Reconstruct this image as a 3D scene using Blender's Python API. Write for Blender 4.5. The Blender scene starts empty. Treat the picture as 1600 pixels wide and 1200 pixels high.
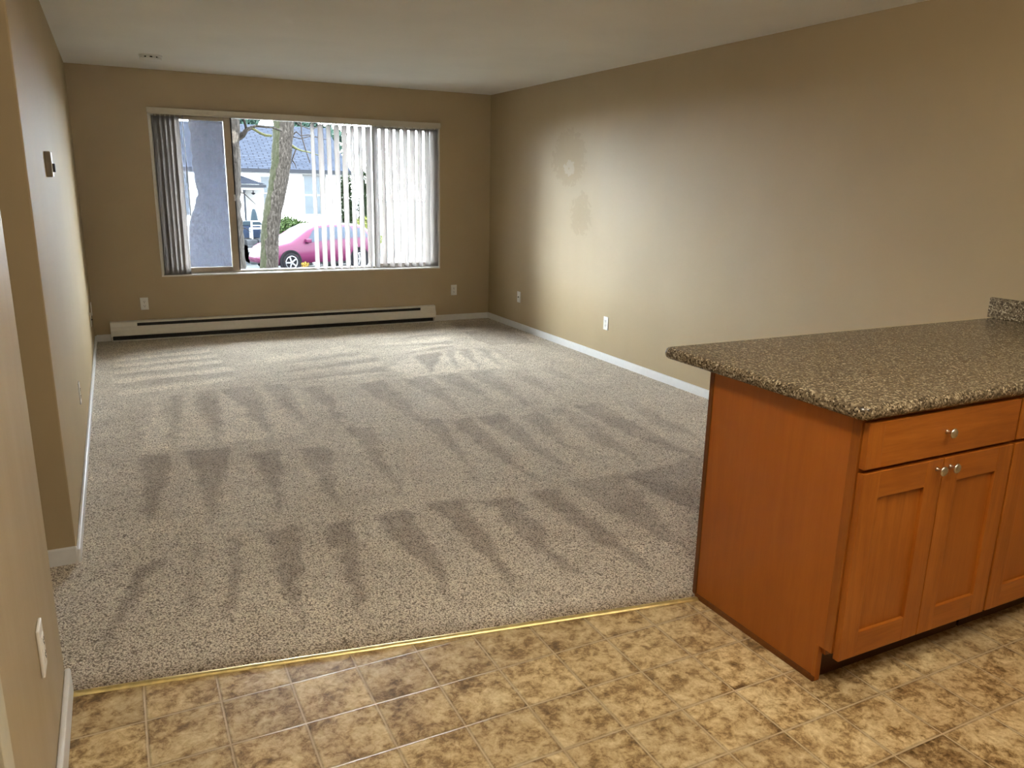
import bpy, bmesh, math, random
import numpy as np
from mathutils import Vector, Matrix

scene = bpy.context.scene
COL = scene.collection
random.seed(7)
PI = math.pi

# ------------------------------------------------------------------ camera
cam_data = bpy.data.cameras.new('camera')
cam_data.sensor_width = 36.0
cam_data.lens = 1218.156 * 36.0 / 1600.0
cam_data.clip_start = 0.02
cam_data.clip_end = 400
cam = bpy.data.objects.new('camera', cam_data)
COL.objects.link(cam)
CR = Vector((0.89421204, -0.44722836, 0.01927767))
CU = Vector((0.09347324, 0.22866417, 0.96900746))
CF = Vector((0.43777573, 0.86469618, -0.24627814))
mw = Matrix.Identity(4)
for i in range(3):
    mw[i][0], mw[i][1], mw[i][2] = CR[i], CU[i], -CF[i]
mw[0][3], mw[1][3], mw[2][3] = 0.0, 0.0, 1.49434
cam.matrix_world = mw
scene.camera = cam

# ------------------------------------------------------------------ sky, lights, exposure
world = bpy.data.worlds.new('overcast_sky')
scene.world = world
world.use_nodes = True
wn = world.node_tree.nodes
bg = wn['Background']
bg.inputs['Color'].default_value = (0.86, 0.93, 1.0, 1)
bg.inputs['Strength'].default_value = 40.0
scene.view_settings.view_transform = 'Standard'
scene.view_settings.look = 'None'
scene.view_settings.gamma = 1.0
scene.view_settings.exposure = 0.65
scene.view_settings.use_curve_mapping = False
KITCHEN_LAMP = (2.15, 0.25, 2.44)
ENTRY_LAMP = (1.00, 0.90, 2.44)
LAMP_STRENGTH = 35.0                       # the glowing glass globe of the kitchen lamp
ENTRY_STRENGTH = 62.0
LAMP_COLOR = (1.0, 0.89, 0.73)

# ------------------------------------------------------------------ room numbers (metres)
H = 2.44
XL, XR, YB, YF = -0.253, 3.773, 8.093, -2.2
Y_HALL0, Y_HALL1 = 2.389, 3.296          # opening to the hall in the left wall
X_HALL = -1.9


# ------------------------------------------------------------------ node helpers
class NT:
    def __init__(self, name):
        self.m = bpy.data.materials.new(name)
        self.m.use_nodes = True
        self.t = self.m.node_tree
        self.n = self.t.nodes
        self.bsdf = self.n['Principled BSDF']
        self.out = self.n['Material Output']

    def node(self, kind, **kw):
        o = self.n.new(kind)
        for k, v in kw.items():
            setattr(o, k, v)
        return o

    def link(self, a, b):
        self.t.links.new(a, b)

    def coord(self, scale=(1, 1, 1), rot=(0, 0, 0), loc=(0, 0, 0), which='Object'):
        tc = self.node('ShaderNodeTexCoord')
        mp = self.node('ShaderNodeMapping')
        mp.inputs['Scale'].default_value = scale
        mp.inputs['Rotation'].default_value = rot
        mp.inputs['Location'].default_value = loc
        self.link(tc.outputs[which], mp.inputs['Vector'])
        return mp.outputs['Vector']

    def noise(self, vec, scale, detail=4, rough=0.55, dist=0.0):
        t = self.node('ShaderNodeTexNoise')
        t.inputs['Scale'].default_value = scale
        t.inputs['Detail'].default_value = detail
        t.inputs['Roughness'].default_value = rough
        t.inputs['Distortion'].default_value = dist
        self.link(vec, t.inputs['Vector'])
        return t.outputs['Fac']

    def ramp(self, fac, stops, interp='LINEAR'):
        r = self.node('ShaderNodeValToRGB')
        r.color_ramp.interpolation = interp
        el = r.color_ramp.elements
        el[0].position, el[0].color = stops[0][0], c4(stops[0][1])
        el[1].position, el[1].color = stops[-1][0], c4(stops[-1][1])
        for p, c in stops[1:-1]:
            e = el.new(p)
            e.color = c4(c)
        self.link(fac, r.inputs['Fac'])
        return r.outputs['Color']

    def math(self, op, a, b=None, clamp=False):
        m = self.node('ShaderNodeMath', operation=op)
        m.use_clamp = clamp
        for i, v in enumerate((a, b)):
            if v is None:
                continue
            if isinstance(v, (int, float)):
                m.inputs[i].default_value = v
            else:
                self.link(v, m.inputs[i])
        return m.outputs[0]


    def bump(self, height, strength=0.3, dist=0.01):
        b = self.node('ShaderNodeBump')
        b.inputs['Strength'].default_value = strength
        b.inputs['Distance'].default_value = dist
        self.link(height, b.inputs['Height'])
        self.link(b.outputs['Normal'], self.bsdf.inputs['Normal'])
        return b

    def col(self, c):
        if isinstance(c, tuple):
            self.bsdf.inputs['Base Color'].default_value = c4(c)
        else:
            self.link(c, self.bsdf.inputs['Base Color'])

    def set(self, **kw):
        names = dict(rough='Roughness', metal='Metallic', spec='Specular IOR Level', coat='Coat Weight',
                     coatr='Coat Roughness', sheen='Sheen Weight', trans='Transmission Weight', ior='IOR')
        for k, v in kw.items():
            s = self.bsdf.inputs[names[k]]
            if isinstance(v, (int, float)):
                s.default_value = v
            else:
                self.link(v, s)


def c4(c):
    return (c[0], c[1], c[2], 1.0)


def mixrgb(nt, fac, a, b, blend='MIX'):
    m = nt.node('ShaderNodeMixRGB', blend_type=blend)
    for sock, v in ((m.inputs[0], fac), (m.inputs[1], a), (m.inputs[2], b)):
        if isinstance(v, (int, float)):
            sock.default_value = v
        elif isinstance(v, tuple):
            sock.default_value = c4(v)
        else:
            nt.link(v, sock)
    return m.outputs[0]


def srgb(r, g, b):
    f = lambda v: (v / 255 / 12.92) if v <= 10 else ((v / 255 + 0.055) / 1.055) ** 2.4
    return (f(r), f(g), f(b))


def plain(name, c, rough=0.5, metal=0.0, spec=0.5, var=0.06, scale=30, bump=0.0):
    nt = NT(name)
    v = nt.coord()
    n = nt.noise(v, scale)
    lo = tuple(x * (1 - var) for x in c)
    hi = tuple(min(1, x * (1 + var)) for x in c)
    nt.col(nt.ramp(n, [(0.3, lo), (0.7, hi)]))
    nt.set(rough=rough, metal=metal, spec=spec)
    if bump:
        nt.bump(n, bump, 0.004)
    return nt.m


# ------------------------------------------------------------------ materials
E = 0.14                                   # darkens all outdoor colours, painting the lower outdoor brightness into the materials


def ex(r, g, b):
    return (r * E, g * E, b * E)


def paint(name, c, rough, spec=0.5, bump=0.06, patchy=1.0):
    nt = NT(name)
    v = nt.coord()
    big = nt.noise(v, 1.3, 3)
    fine = nt.noise(v, 160, 2)
    col = nt.ramp(big, [(0.3, tuple(x * 0.96 for x in c)), (0.7, tuple(x * 1.03 for x in c))])
    nt.col(col)
    streak = nt.noise(nt.coord(scale=(1, 3, 0.35)), 3.0, 4)
    rr = nt.node('ShaderNodeMapRange')
    rr.inputs['From Min'].default_value = 0.3
    rr.inputs['From Max'].default_value = 0.7
    rr.inputs['To Min'].default_value = rough - 0.03 * patchy
    rr.inputs['To Max'].default_value = rough + 0.05 * patchy
    nt.link(streak, rr.inputs['Value'])
    nt.set(rough=rr.outputs['Result'], spec=spec)
    nt.bump(fine, bump, 0.003)
    return nt


def wall_right_material():
    """Satin paint with the rubbed, patchy mark left on it."""
    nt = paint('wall_paint_right', WALL, 0.55, 0.22)
    v = nt.coord()
    sep = nt.node('ShaderNodeSeparateXYZ')
    nt.link(v, sep.inputs[0])

    def blob(y0, z0, ry, rz):
        a = nt.math('DIVIDE', nt.math('SUBTRACT', sep.outputs['Y'], y0), ry)
        b = nt.math('DIVIDE', nt.math('SUBTRACT', sep.outputs['Z'], z0), rz)
        d = nt.math('ADD', nt.math('MULTIPLY', a, a), nt.math('MULTIPLY', b, b))
        return nt.math('SUBTRACT', 1.0, d, clamp=True)
    patch = nt.noise(v, 8.5, 3, 0.5, 2.6)
    area = nt.math('MAXIMUM', blob(6.40, 1.75, 0.42, 0.34), nt.math('MULTIPLY', blob(6.15, 1.25, 0.28, 0.30), 0.8))
    edge = nt.math('MULTIPLY', area, patch)
    m1 = nt.math('MULTIPLY', nt.math('GREATER_THAN', edge, 0.25), 1.0)
    old = nt.bsdf.inputs['Base Color'].links[0].from_socket
    c1 = mixrgb(nt, nt.math('MULTIPLY', m1, 0.20), old, tuple(x * 0.62 for x in WALL))
    spot = nt.math('GREATER_THAN', nt.math('MULTIPLY', blob(6.38, 1.66, 0.17, 0.11), nt.noise(v, 17, 2)), 0.33)
    c2 = mixrgb(nt, nt.math('MULTIPLY', spot, 0.16), c1, (0.62, 0.58, 0.52))
    nt.link(c2, nt.bsdf.inputs['Base Color'])
    oldr = nt.bsdf.inputs['Roughness'].links[0].from_socket
    nt.set(rough=nt.math('ADD', oldr, nt.math('MULTIPLY', m1, 0.09)))
    return nt.m


WALL = (0.375, 0.292, 0.172)


def tile_material():
    nt = NT('stone_look_vinyl')
    P = 0.2032
    v = nt.coord(loc=(-0.764 + 20 * P, -1.961 + 40 * P, 0))
    sc = nt.node('ShaderNodeVectorMath', operation='SCALE')
    sc.inputs['Scale'].default_value = 1 / P
    nt.link(v, sc.inputs[0])
    fl = nt.node('ShaderNodeVectorMath', operation='FLOOR')
    nt.link(sc.outputs[0], fl.inputs[0])
    fr = nt.node('ShaderNodeVectorMath', operation='FRACTION')
    nt.link(sc.outputs[0], fr.inputs[0])
    wn_ = nt.node('ShaderNodeTexWhiteNoise', noise_dimensions='2D')
    nt.link(fl.outputs[0], wn_.inputs['Vector'])
    off = nt.node('ShaderNodeVectorMath', operation='SCALE')
    off.inputs['Scale'].default_value = 13.0
    nt.link(wn_.outputs['Color'], off.inputs[0])
    add = nt.node('ShaderNodeVectorMath', operation='ADD')
    nt.link(v, add.inputs[0])
    nt.link(off.outputs[0], add.inputs[1])
    n1 = nt.noise(add.outputs[0], 12, 10, 0.76, 0.35)
    n2 = nt.noise(add.outputs[0], 40, 6, 0.7, 0.6)
    n3 = nt.noise(add.outputs[0], 4.0, 3, 0.5, 0.3)
    f = nt.math('ADD', nt.math('MULTIPLY', n1, 0.62), nt.math('MULTIPLY', n2, 0.38))
    base = nt.ramp(f, [(0.38, srgb(98, 76, 46)), (0.45, srgb(150, 124, 84)), (0.51, srgb(194, 171, 128)),
                       (0.59, srgb(218, 201, 160)), (0.70, srgb(240, 228, 194))])
    warm = mixrgb(nt, nt.ramp(n3, [(0.45, (0, 0, 0)), (0.68, (0.55, 0.55, 0.55))]), base, srgb(146, 106, 58), 'MULTIPLY')
    warm = mixrgb(nt, 0.3, base, warm)
    tint = nt.ramp(wn_.outputs['Value'], [(0.0, (0.82, 0.80, 0.78)), (1.0, (1.04, 1.03, 1.0))])
    body = mixrgb(nt, 1.0, warm, tint, 'MULTIPLY')
    # grout: distance to the cell border
    sp = nt.node('ShaderNodeSeparateXYZ')
    nt.link(fr.outputs[0], sp.inputs[0])
    ds = []
    for ax in ('X', 'Y'):
        a = sp.outputs[ax]
        ds.append(nt.math('MINIMUM', a, nt.math('SUBTRACT', 1.0, a)))
    d = nt.math('MINIMUM', ds[0], ds[1])
    g = nt.node('ShaderNodeMapRange')
    g.inputs['From Min'].default_value = 0.008
    g.inputs['From Max'].default_value = 0.017
    nt.link(d, g.inputs['Value'])
    gcol = mixrgb(nt, nt.noise(v, 6, 3), srgb(146, 122, 90), srgb(212, 194, 160))
    g2 = nt.node('ShaderNodeMapRange')
    g2.inputs['From Min'].default_value = 0.016
    g2.inputs['From Max'].default_value = 0.045
    g2.inputs['To Min'].default_value = 0.66
    nt.link(d, g2.inputs['Value'])
    body = mixrgb(nt, 1.0, body, g2.outputs['Result'], 'MULTIPLY')
    nt.col(mixrgb(nt, g.outputs['Result'], gcol, body))
    nt.set(rough=0.30, spec=0.42)
    hgt = nt.math('ADD', nt.math('MULTIPLY', g.outputs['Result'], 0.6), nt.math('MULTIPLY', n2, 0.5))
    nt.bump(hgt, 0.35, 0.003)
    return nt.m


def carpet_material():
    nt = NT('beige_cut_pile')
    v = nt.coord()
    at = nt.node('ShaderNodeAttribute', attribute_name='pile_lean')
    tuft = nt.node('ShaderNodeTexVoronoi', feature='F1')
    tuft.inputs['Scale'].default_value = 160
    dv = nt.noise(v, 60, 3)
    mixv = nt.node('ShaderNodeVectorMath', operation='ADD')
    nt.link(v, mixv.inputs[0])
    sv = nt.node('ShaderNodeVectorMath', operation='SCALE')
    sv.inputs['Scale'].default_value = 0.012
    nn = nt.node('ShaderNodeTexNoise')
    nn.inputs['Scale'].default_value = 90
    nt.link(v, nn.inputs['Vector'])
    nt.link(nn.outputs['Color'], sv.inputs[0])
    nt.link(sv.outputs[0], mixv.inputs[1])
    nt.link(mixv.outputs[0], tuft.inputs['Vector'])
    fine = nt.noise(v, 270, 3, 0.7)
    mid = nt.noise(v, 22, 3)
    big = nt.noise(v, 2.2, 3)
    speck = nt.math('ADD', nt.math('MULTIPLY', fine, 0.55), nt.math('MULTIPLY', nt.math('SUBTRACT', 0.75, tuft.outputs['Distance']), 0.45))
    base = nt.ramp(speck, [(0.26, srgb(112, 98, 80)), (0.40, srgb(208, 195, 172)), (0.53, srgb(247, 238, 219))])
    base = mixrgb(nt, 1.0, base, nt.ramp(big, [(0.3, (0.93, 0.92, 0.91)), (0.7, (1.05, 1.04, 1.03))]), 'MULTIPLY')
    base = mixrgb(nt, 1.0, base, nt.ramp(mid, [(0.3, (0.93, 0.93, 0.93)), (0.7, (1.05, 1.05, 1.05))]), 'MULTIPLY')
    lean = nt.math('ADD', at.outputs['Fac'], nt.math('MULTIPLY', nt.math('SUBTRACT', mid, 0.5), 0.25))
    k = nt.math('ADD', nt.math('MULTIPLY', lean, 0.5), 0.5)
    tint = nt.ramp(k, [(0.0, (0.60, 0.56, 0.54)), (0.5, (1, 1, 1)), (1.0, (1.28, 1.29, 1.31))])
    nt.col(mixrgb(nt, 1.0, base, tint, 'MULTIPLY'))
    nt.set(rough=0.95, spec=0.15, sheen=0.25)
    h = nt.math('ADD', nt.math('MULTIPLY', fine, 0.5), nt.math('SUBTRACT', 1.0, tuft.outputs['Distance']))
    nt.bump(h, 0.9, 0.006)
    return nt.m


def granite_material():
    nt = NT('speckled_laminate')
    v = nt.coord()
    vo = nt.node('ShaderNodeTexVoronoi', feature='F1')
    vo.inputs['Scale'].default_value = 190
    nt.link(v, vo.inputs['Vector'])
    sp = nt.node('ShaderNodeSeparateColor')
    nt.link(vo.outputs['Color'], sp.inputs[0])
    n = nt.noise(v, 90, 3, 0.6)
    f = nt.math('ADD', nt.math('MULTIPLY', sp.outputs[0], 0.7), nt.math('MULTIPLY', n, 0.3))
    nt.col(nt.ramp(f, [(0.16, srgb(52, 44, 34)), (0.36, srgb(92, 80, 62)), (0.58, srgb(116, 103, 82)),
                       (0.74, srgb(144, 131, 107)), (0.86, srgb(190, 178, 152))]))
    nt.set(rough=0.22, spec=0.5)
    nt.bump(n, 0.05, 0.002)
    return nt.m


def wood_material(name, axis='Z', tone=1.0, seed=0.0, grain=1.0):
    nt = NT(name)
    s = {'Z': (9, 9, 0.7), 'X': (0.7, 9, 9)}[axis]
    v = nt.coord(scale=s, loc=(seed, seed * 1.7, seed * 0.6))
    n1 = nt.noise(v, 3.0, 6, 0.6, 0.8)
    n2 = nt.noise(nt.coord(scale=tuple(x * 5 for x in s)), 4.0, 3, 0.6)
    n3 = nt.noise(nt.coord(loc=(seed, 0, seed)), 3.2, 3)
    f = nt.math('ADD', nt.math('MULTIPLY', n1, 0.5), nt.math('ADD', nt.math('MULTIPLY', n2, 0.2), nt.math('MULTIPLY', n3, 0.3)))
    t = lambda r, g, b: tuple(x * tone for x in srgb(r, g, b))
    f = nt.math('ADD', nt.math('MULTIPLY', nt.math('SUBTRACT', f, 0.5), grain), 0.5)
    nt.col(nt.ramp(f, [(0.3, t(132, 70, 18)), (0.5, t(162, 92, 28)), (0.7, t(184, 112, 40))]))
    nt.set(rough=0.34, spec=0.45)
    nt.bump(n2, 0.04, 0.002)
    return nt.m


def glass_material(name, tint=(0.97, 0.98, 0.98)):
    nt = NT(name)
    tr = nt.node('ShaderNodeBsdfTransparent')
    tr.inputs['Color'].default_value = c4(tint)
    gl = nt.node('ShaderNodeBsdfGlossy')
    gl.inputs['Roughness'].default_value = 0.02
    fz = nt.node('ShaderNodeFresnel')
    fz.inputs['IOR'].default_value = 1.13
    mx = nt.node('ShaderNodeMixShader')
    nt.link(fz.outputs[0], mx.inputs[0])
    nt.link(tr.outputs[0], mx.inputs[1])
    nt.link(gl.outputs[0], mx.inputs[2])
    nt.link(mx.outputs[0], nt.out.inputs['Surface'])
    return nt.m


def screen_material():
    nt = NT('insect_mesh')
    v = nt.coord()
    dust = nt.ramp(nt.noise(v, 45, 5, 0.7), [(0.35, (0.30, 0.30, 0.30)), (0.75, (0.55, 0.55, 0.55))])
    tr = nt.node('ShaderNodeBsdfTransparent')
    df = nt.node('ShaderNodeBsdfDiffuse')
    df.inputs['Color'].default_value = (0.03, 0.033, 0.038, 1)
    tl = nt.node('ShaderNodeBsdfTranslucent')
    tl.inputs['Color'].default_value = (0.042, 0.047, 0.062, 1)
    m1 = nt.node('ShaderNodeMixShader')
    m1.inputs[0].default_value = 0.6
    nt.link(df.outputs[0], m1.inputs[1])
    nt.link(tl.outputs[0], m1.inputs[2])
    m2 = nt.node('ShaderNodeMixShader')
    nt.link(dust, m2.inputs[0])
    nt.link(tr.outputs[0], m2.inputs[1])
    nt.link(m1.outputs[0], m2.inputs[2])
    nt.link(m2.outputs[0], nt.out.inputs['Surface'])
    return nt.m


def slat_material():
    nt = NT('blind_vinyl')
    v = nt.coord(scale=(1, 1, 0.05))
    n = nt.noise(v, 60, 2)
    c = nt.ramp(n, [(0.3, (0.31, 0.282, 0.259)), (0.7, (0.34, 0.31, 0.285))])
    nt.col(c)
    nt.set(rough=0.45, spec=0.4)
    tl = nt.node('ShaderNodeBsdfTranslucent')
    nt.link(c, tl.inputs['Color'])
    mx = nt.node('ShaderNodeMixShader')
    mx.inputs[0].default_value = 0.54
    nt.link(nt.bsdf.outputs[0], mx.inputs[1])
    nt.link(tl.outputs[0], mx.inputs[2])
    nt.link(mx.outputs[0], nt.out.inputs['Surface'])
    return nt.m


def bark_material(name, moss=0.0):
    nt = NT(name)
    v = nt.coord(scale=(1, 1, 0.35))
    n = nt.noise(v, 38, 7, 0.78, 0.5)
    c = nt.ramp(n, [(0.34, ex(0.014, 0.012, 0.010)), (0.5, ex(0.064, 0.055, 0.046)), (0.68, ex(0.20, 0.178, 0.152))])
    if moss:
        g = nt.node('ShaderNodeNewGeometry')
        s = nt.node('ShaderNodeSeparateXYZ')
        nt.link(g.outputs['Normal'], s.inputs[0])
        side = nt.math('MULTIPLY', nt.math('ADD', nt.math('MULTIPLY', s.outputs['X'], -1.0), -0.15), 1.0, clamp=True)
        mk = nt.math('MULTIPLY', nt.math('GREATER_THAN', nt.math('ADD', side, nt.noise(v, 9, 4)), 0.9), moss)
        c = mixrgb(nt, mk, c, ex(0.055, 0.072, 0.028))
    nt.col(c)
    nt.set(rough=0.95, spec=0.02)
    nt.bump(n, 0.9, 0.02)
    return nt.m


def leaf_material(name, a, b):
    nt = NT(name)
    v = nt.coord()
    nt.col(nt.ramp(nt.noise(v, 14, 4), [(0.3, a), (0.7, b)]))
    nt.set(rough=0.6, spec=0.02)
    return nt.m


def shingle_material():
    nt = NT('asphalt_shingle')
    br = nt.node('ShaderNodeTexBrick')
    tc = nt.node('ShaderNodeTexCoord')
    nt.link(tc.outputs['UV'], br.inputs['Vector'])
    br.inputs['Color1'].default_value = c4(ex(0.060, 0.075, 0.108))
    br.inputs['Color2'].default_value = c4(ex(0.043, 0.056, 0.085))
    br.inputs['Mortar'].default_value = c4(ex(0.018, 0.022, 0.034))
    br.inputs['Scale'].default_value = 1.0
    br.inputs['Mortar Size'].default_value = 0.022
    br.inputs['Brick Width'].default_value = 0.42
    br.inputs['Row Height'].default_value = 0.17
    nt.link(br.outputs['Color'], nt.bsdf.inputs['Base Color'])
    nt.set(rough=0.9, spec=0.02)
    return nt.m


def siding_material():
    nt = NT('white_lap_siding')
    v = nt.coord()
    s = nt.node('ShaderNodeSeparateXYZ')
    nt.link(v, s.inputs[0])
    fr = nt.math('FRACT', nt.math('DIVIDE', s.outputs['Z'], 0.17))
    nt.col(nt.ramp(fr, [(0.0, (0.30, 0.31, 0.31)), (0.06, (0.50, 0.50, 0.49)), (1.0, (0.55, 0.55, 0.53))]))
    nt.set(rough=0.6, spec=0.02)
    nt.bump(fr, 0.4, 0.02)
    return nt.m


M = {}
M['wall'] = paint('wall_paint', WALL, 0.36).m
M['wall_left'] = paint('wall_paint_left', WALL, 0.58, 0.05, bump=0.0, patchy=0.12).m
M['wall_back'] = paint('wall_paint_window_side', WALL, 0.42).m
M['wall_right'] = wall_right_material()
M['ceiling'] = paint('ceiling_paint', (0.87, 0.86, 0.82), 0.75, 0.3, 0.25).m
M['trim'] = plain('white_trim_paint', (0.70, 0.70, 0.69), 0.35, var=0.03)
M['casing'] = plain('cream_casing_paint', (0.52, 0.49, 0.38), 0.4, var=0.03)
M['tile'] = tile_material()
M['carpet'] = carpet_material()
M['granite'] = granite_material()
M['wood'] = wood_material('maple_stain', 'Z')
M['wood_end_panel'] = wood_material('maple_stain_end_panel', 'Z', 1.06, 7.7, 0.35)
M['wood2'] = wood_material('maple_stain_panel', 'Z', 1.0, 3.1, 0.45)
M['wood_x'] = wood_material('maple_stain_rail', 'X', 1.0, 1.3)
M['wood_end'] = wood_material('maple_stain_end', 'Z', 0.80, 5.3)
M['wood_dark'] = wood_material('maple_stain_dark', 'Z', 0.38, 2.0)
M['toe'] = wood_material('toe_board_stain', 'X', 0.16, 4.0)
M['nickel'] = plain('brushed_nickel', (0.62, 0.58, 0.50), 0.28, 1.0, var=0.04, scale=200)
M['brass'] = plain('worn_brass', (0.84, 0.69, 0.32), 0.34, 0.75, var=0.2, scale=25, bump=0.3)
M['plate'] = plain('outlet_plastic', (0.76, 0.75, 0.71), 0.35, var=0.02)
M['dark'] = plain('dark_slot', (0.015, 0.014, 0.013), 0.6)
M['thermo'] = plain('thermostat_plastic', (0.20, 0.17, 0.12), 0.45, var=0.03)  # beige body painted darker, its shade put into the colour
M['heater'] = plain('heater_enamel', (0.74, 0.72, 0.66), 0.40, var=0.03)
M['fins'] = plain('heater_dark_metal', (0.03, 0.03, 0.028), 0.5, 0.3, var=0.3, scale=60)
M['alu'] = plain('tan_window_aluminium', (0.34, 0.29, 0.22), 0.40, 0.2, var=0.05)
M['alu_white'] = plain('white_window_frame', (0.66, 0.64, 0.60), 0.40, var=0.03)
M['glass'] = glass_material('window_glass')
M['screen'] = screen_material()
M['slat'] = slat_material()
M['rail'] = plain('blind_rail', (0.52, 0.48, 0.39), 0.4, var=0.03)
M['wand'] = plain('blind_wand', (0.30, 0.34, 0.40), 0.2)
M['bark'] = bark_material('grey_bark', 0.5)
M['bark_plain'] = bark_material('pale_bark')
M['moss'] = leaf_material('moss', ex(0.08, 0.09, 0.03), ex(0.16, 0.155, 0.075))
M['twig'] = plain('twig_bark', ex(0.06, 0.05, 0.045), 0.9, var=0.3, spec=0.03)
M['bush'] = leaf_material('bush_leaf', ex(0.04, 0.075, 0.022), ex(0.10, 0.15, 0.05))
M['hedge'] = leaf_material('hedge_leaf', ex(0.012, 0.022, 0.008), ex(0.04, 0.06, 0.025))
M['lime'] = leaf_material('lime_leaf', ex(0.18, 0.22, 0.04), ex(0.32, 0.33, 0.09))
M['conifer'] = leaf_material('conifer_needles', ex(0.03, 0.075, 0.055), ex(0.09, 0.16, 0.12))
M['shingle'] = shingle_material()
M['siding'] = siding_material()
M['fascia'] = plain('fascia_grey', ex(0.045, 0.05, 0.06), 0.6, spec=0.03)
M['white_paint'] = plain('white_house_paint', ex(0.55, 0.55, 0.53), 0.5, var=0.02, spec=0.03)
M['house_glass'] = plain('house_pane', ex(0.07, 0.105, 0.13), 0.12, var=0.3, scale=3, spec=0.12)
M['road'] = plain('wet_asphalt', ex(0.105, 0.120, 0.135), 0.45, var=0.15, scale=4, spec=0.03)
M['ground'] = plain('pale_ground', ex(0.13, 0.14, 0.13), 0.9, var=0.2, scale=1.5, spec=0.03)
M['car'] = plain('car_paint', ex(0.13, 0.024, 0.068), 0.22, 0.0, var=0.02, spec=0.05)
M['car_glass'] = plain('car_glass', ex(0.04, 0.06, 0.09), 0.15, var=0.02, spec=0.05)
M['tyre'] = plain('tyre_rubber', ex(0.012, 0.012, 0.014), 0.7, spec=0.03)
M['rim'] = plain('alloy_rim', ex(0.45, 0.46, 0.48), 0.3, 0.7, spec=0.03)
M['lamp_lens'] = plain('headlight_lens', ex(0.35, 0.35, 0.36), 0.1, spec=0.03)
M['bin'] = plain('blue_grey_plastic', ex(0.035, 0.055, 0.10), 0.45, var=0.1, spec=0.03)
M['parasol'] = plain('slate_cloth', ex(0.035, 0.055, 0.070), 0.8, spec=0.03)
M['stone'] = plain('step_stone', ex(0.075, 0.080, 0.088), 0.85, var=0.5, scale=5, bump=0.6, spec=0.03)
M['petal'] = plain('yellow_petal', ex(0.45, 0.28, 0.05), 0.6, var=0.2, spec=0.03)
M['plastic_white'] = plain('white_plastic', ex(0.5, 0.5, 0.5), 0.4, spec=0.03)
_lm = NT('lamp_diffuser')
_lm.col((0.8, 0.78, 0.7))
_lm.bsdf.inputs['Emission Color'].default_value = c4(LAMP_COLOR)
_lm.bsdf.inputs['Emission Strength'].default_value = LAMP_STRENGTH
M['lamp'] = _lm.m
M['lamp_entry'] = _lm.m.copy()
M['lamp_entry'].name = 'lamp_diffuser_entry'
M['lamp_entry'].node_tree.nodes['Principled BSDF'].inputs['Emission Strength'].default_value = ENTRY_STRENGTH


# ------------------------------------------------------------------ geometry helpers
def obj(name, bm, mat, parent=None, smooth=False, local=False):
    me = bpy.data.meshes.new(name)
    bm.normal_update()
    bm.to_mesh(me)
    bm.free()
    if isinstance(mat, str):
        mat = M[mat]
    me.materials.append(mat)
    if smooth:
        for p in me.polygons:
            p.use_smooth = True
    o = bpy.data.objects.new(name, me)
    COL.objects.link(o)
    if parent is not None:
        o.parent = parent
        if parent.type == 'EMPTY' and not local:
            o.matrix_parent_inverse = parent.matrix_basis.inverted()
    return o


def struct(o):
    o['kind'] = 'structure'
    return o


def tag(o, label, cat, group=None, kind=None):
    o['label'] = label
    o['category'] = cat
    if group:
        o['group'] = group
    if kind:
        o['kind'] = kind
    return o


def thing(name, label, cat, loc=(0, 0, 0), rotz=0.0, group=None):
    o = bpy.data.objects.new(name, None)
    o.empty_display_size = 0.1
    COL.objects.link(o)
    o.location = loc
    o.rotation_euler = (0, 0, rotz)
    if label:
        tag(o, label, cat, group)
    return o


def copy_tree(o, parent=None):
    c = o.copy()
    COL.objects.link(c)
    if parent is not None:
        c.parent = parent
        c.matrix_parent_inverse = o.matrix_parent_inverse.copy()
    for ch in list(o.children):
        copy_tree(ch, c)
    return c


def bx(bm, x0, x1, y0, y1, z0, z1, bevel=0.0, seg=2):
    vs = [bm.verts.new((x, y, z)) for x in (x0, x1) for y in (y0, y1) for z in (z0, z1)]
    F = [(0, 1, 3, 2), (4, 6, 7, 5), (0, 4, 5, 1), (2, 3, 7, 6), (0, 2, 6, 4), (1, 5, 7, 3)]
    fs = [bm.faces.new([vs[i] for i in f]) for f in F]
    if bevel > 0:
        es = list({e for f in fs for e in f.edges})
        bmesh.ops.bevel(bm, geom=es, offset=bevel, segments=seg, profile=0.6, affect='EDGES', clamp_overlap=True)
    return vs


def box(x0, x1, y0, y1, z0, z1, bevel=0.0, seg=2):
    bm = bmesh.new()
    bx(bm, x0, x1, y0, y1, z0, z1, bevel, seg)
    return bm


def extrude_profile(bm, pts, axis, a, b):
    """pts: 2D outline (closed); axis 'x': pts are (y,z); 'y': (x,z); 'z': (x,y)."""
    def P(p, t):
        return {'x': (t, p[0], p[1]), 'y': (p[0], t, p[1]), 'z': (p[0], p[1], t)}[axis]
    A = [bm.verts.new(P(p, a)) for p in pts]
    B = [bm.verts.new(P(p, b)) for p in pts]
    n = len(pts)
    for i in range(n):
        bm.faces.new((A[i], A[(i + 1) % n], B[(i + 1) % n], B[i]))
    bm.faces.new(A[::-1])
    bm.faces.new(B)
    bmesh.ops.recalc_face_normals(bm, faces=bm.faces[:])


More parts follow.
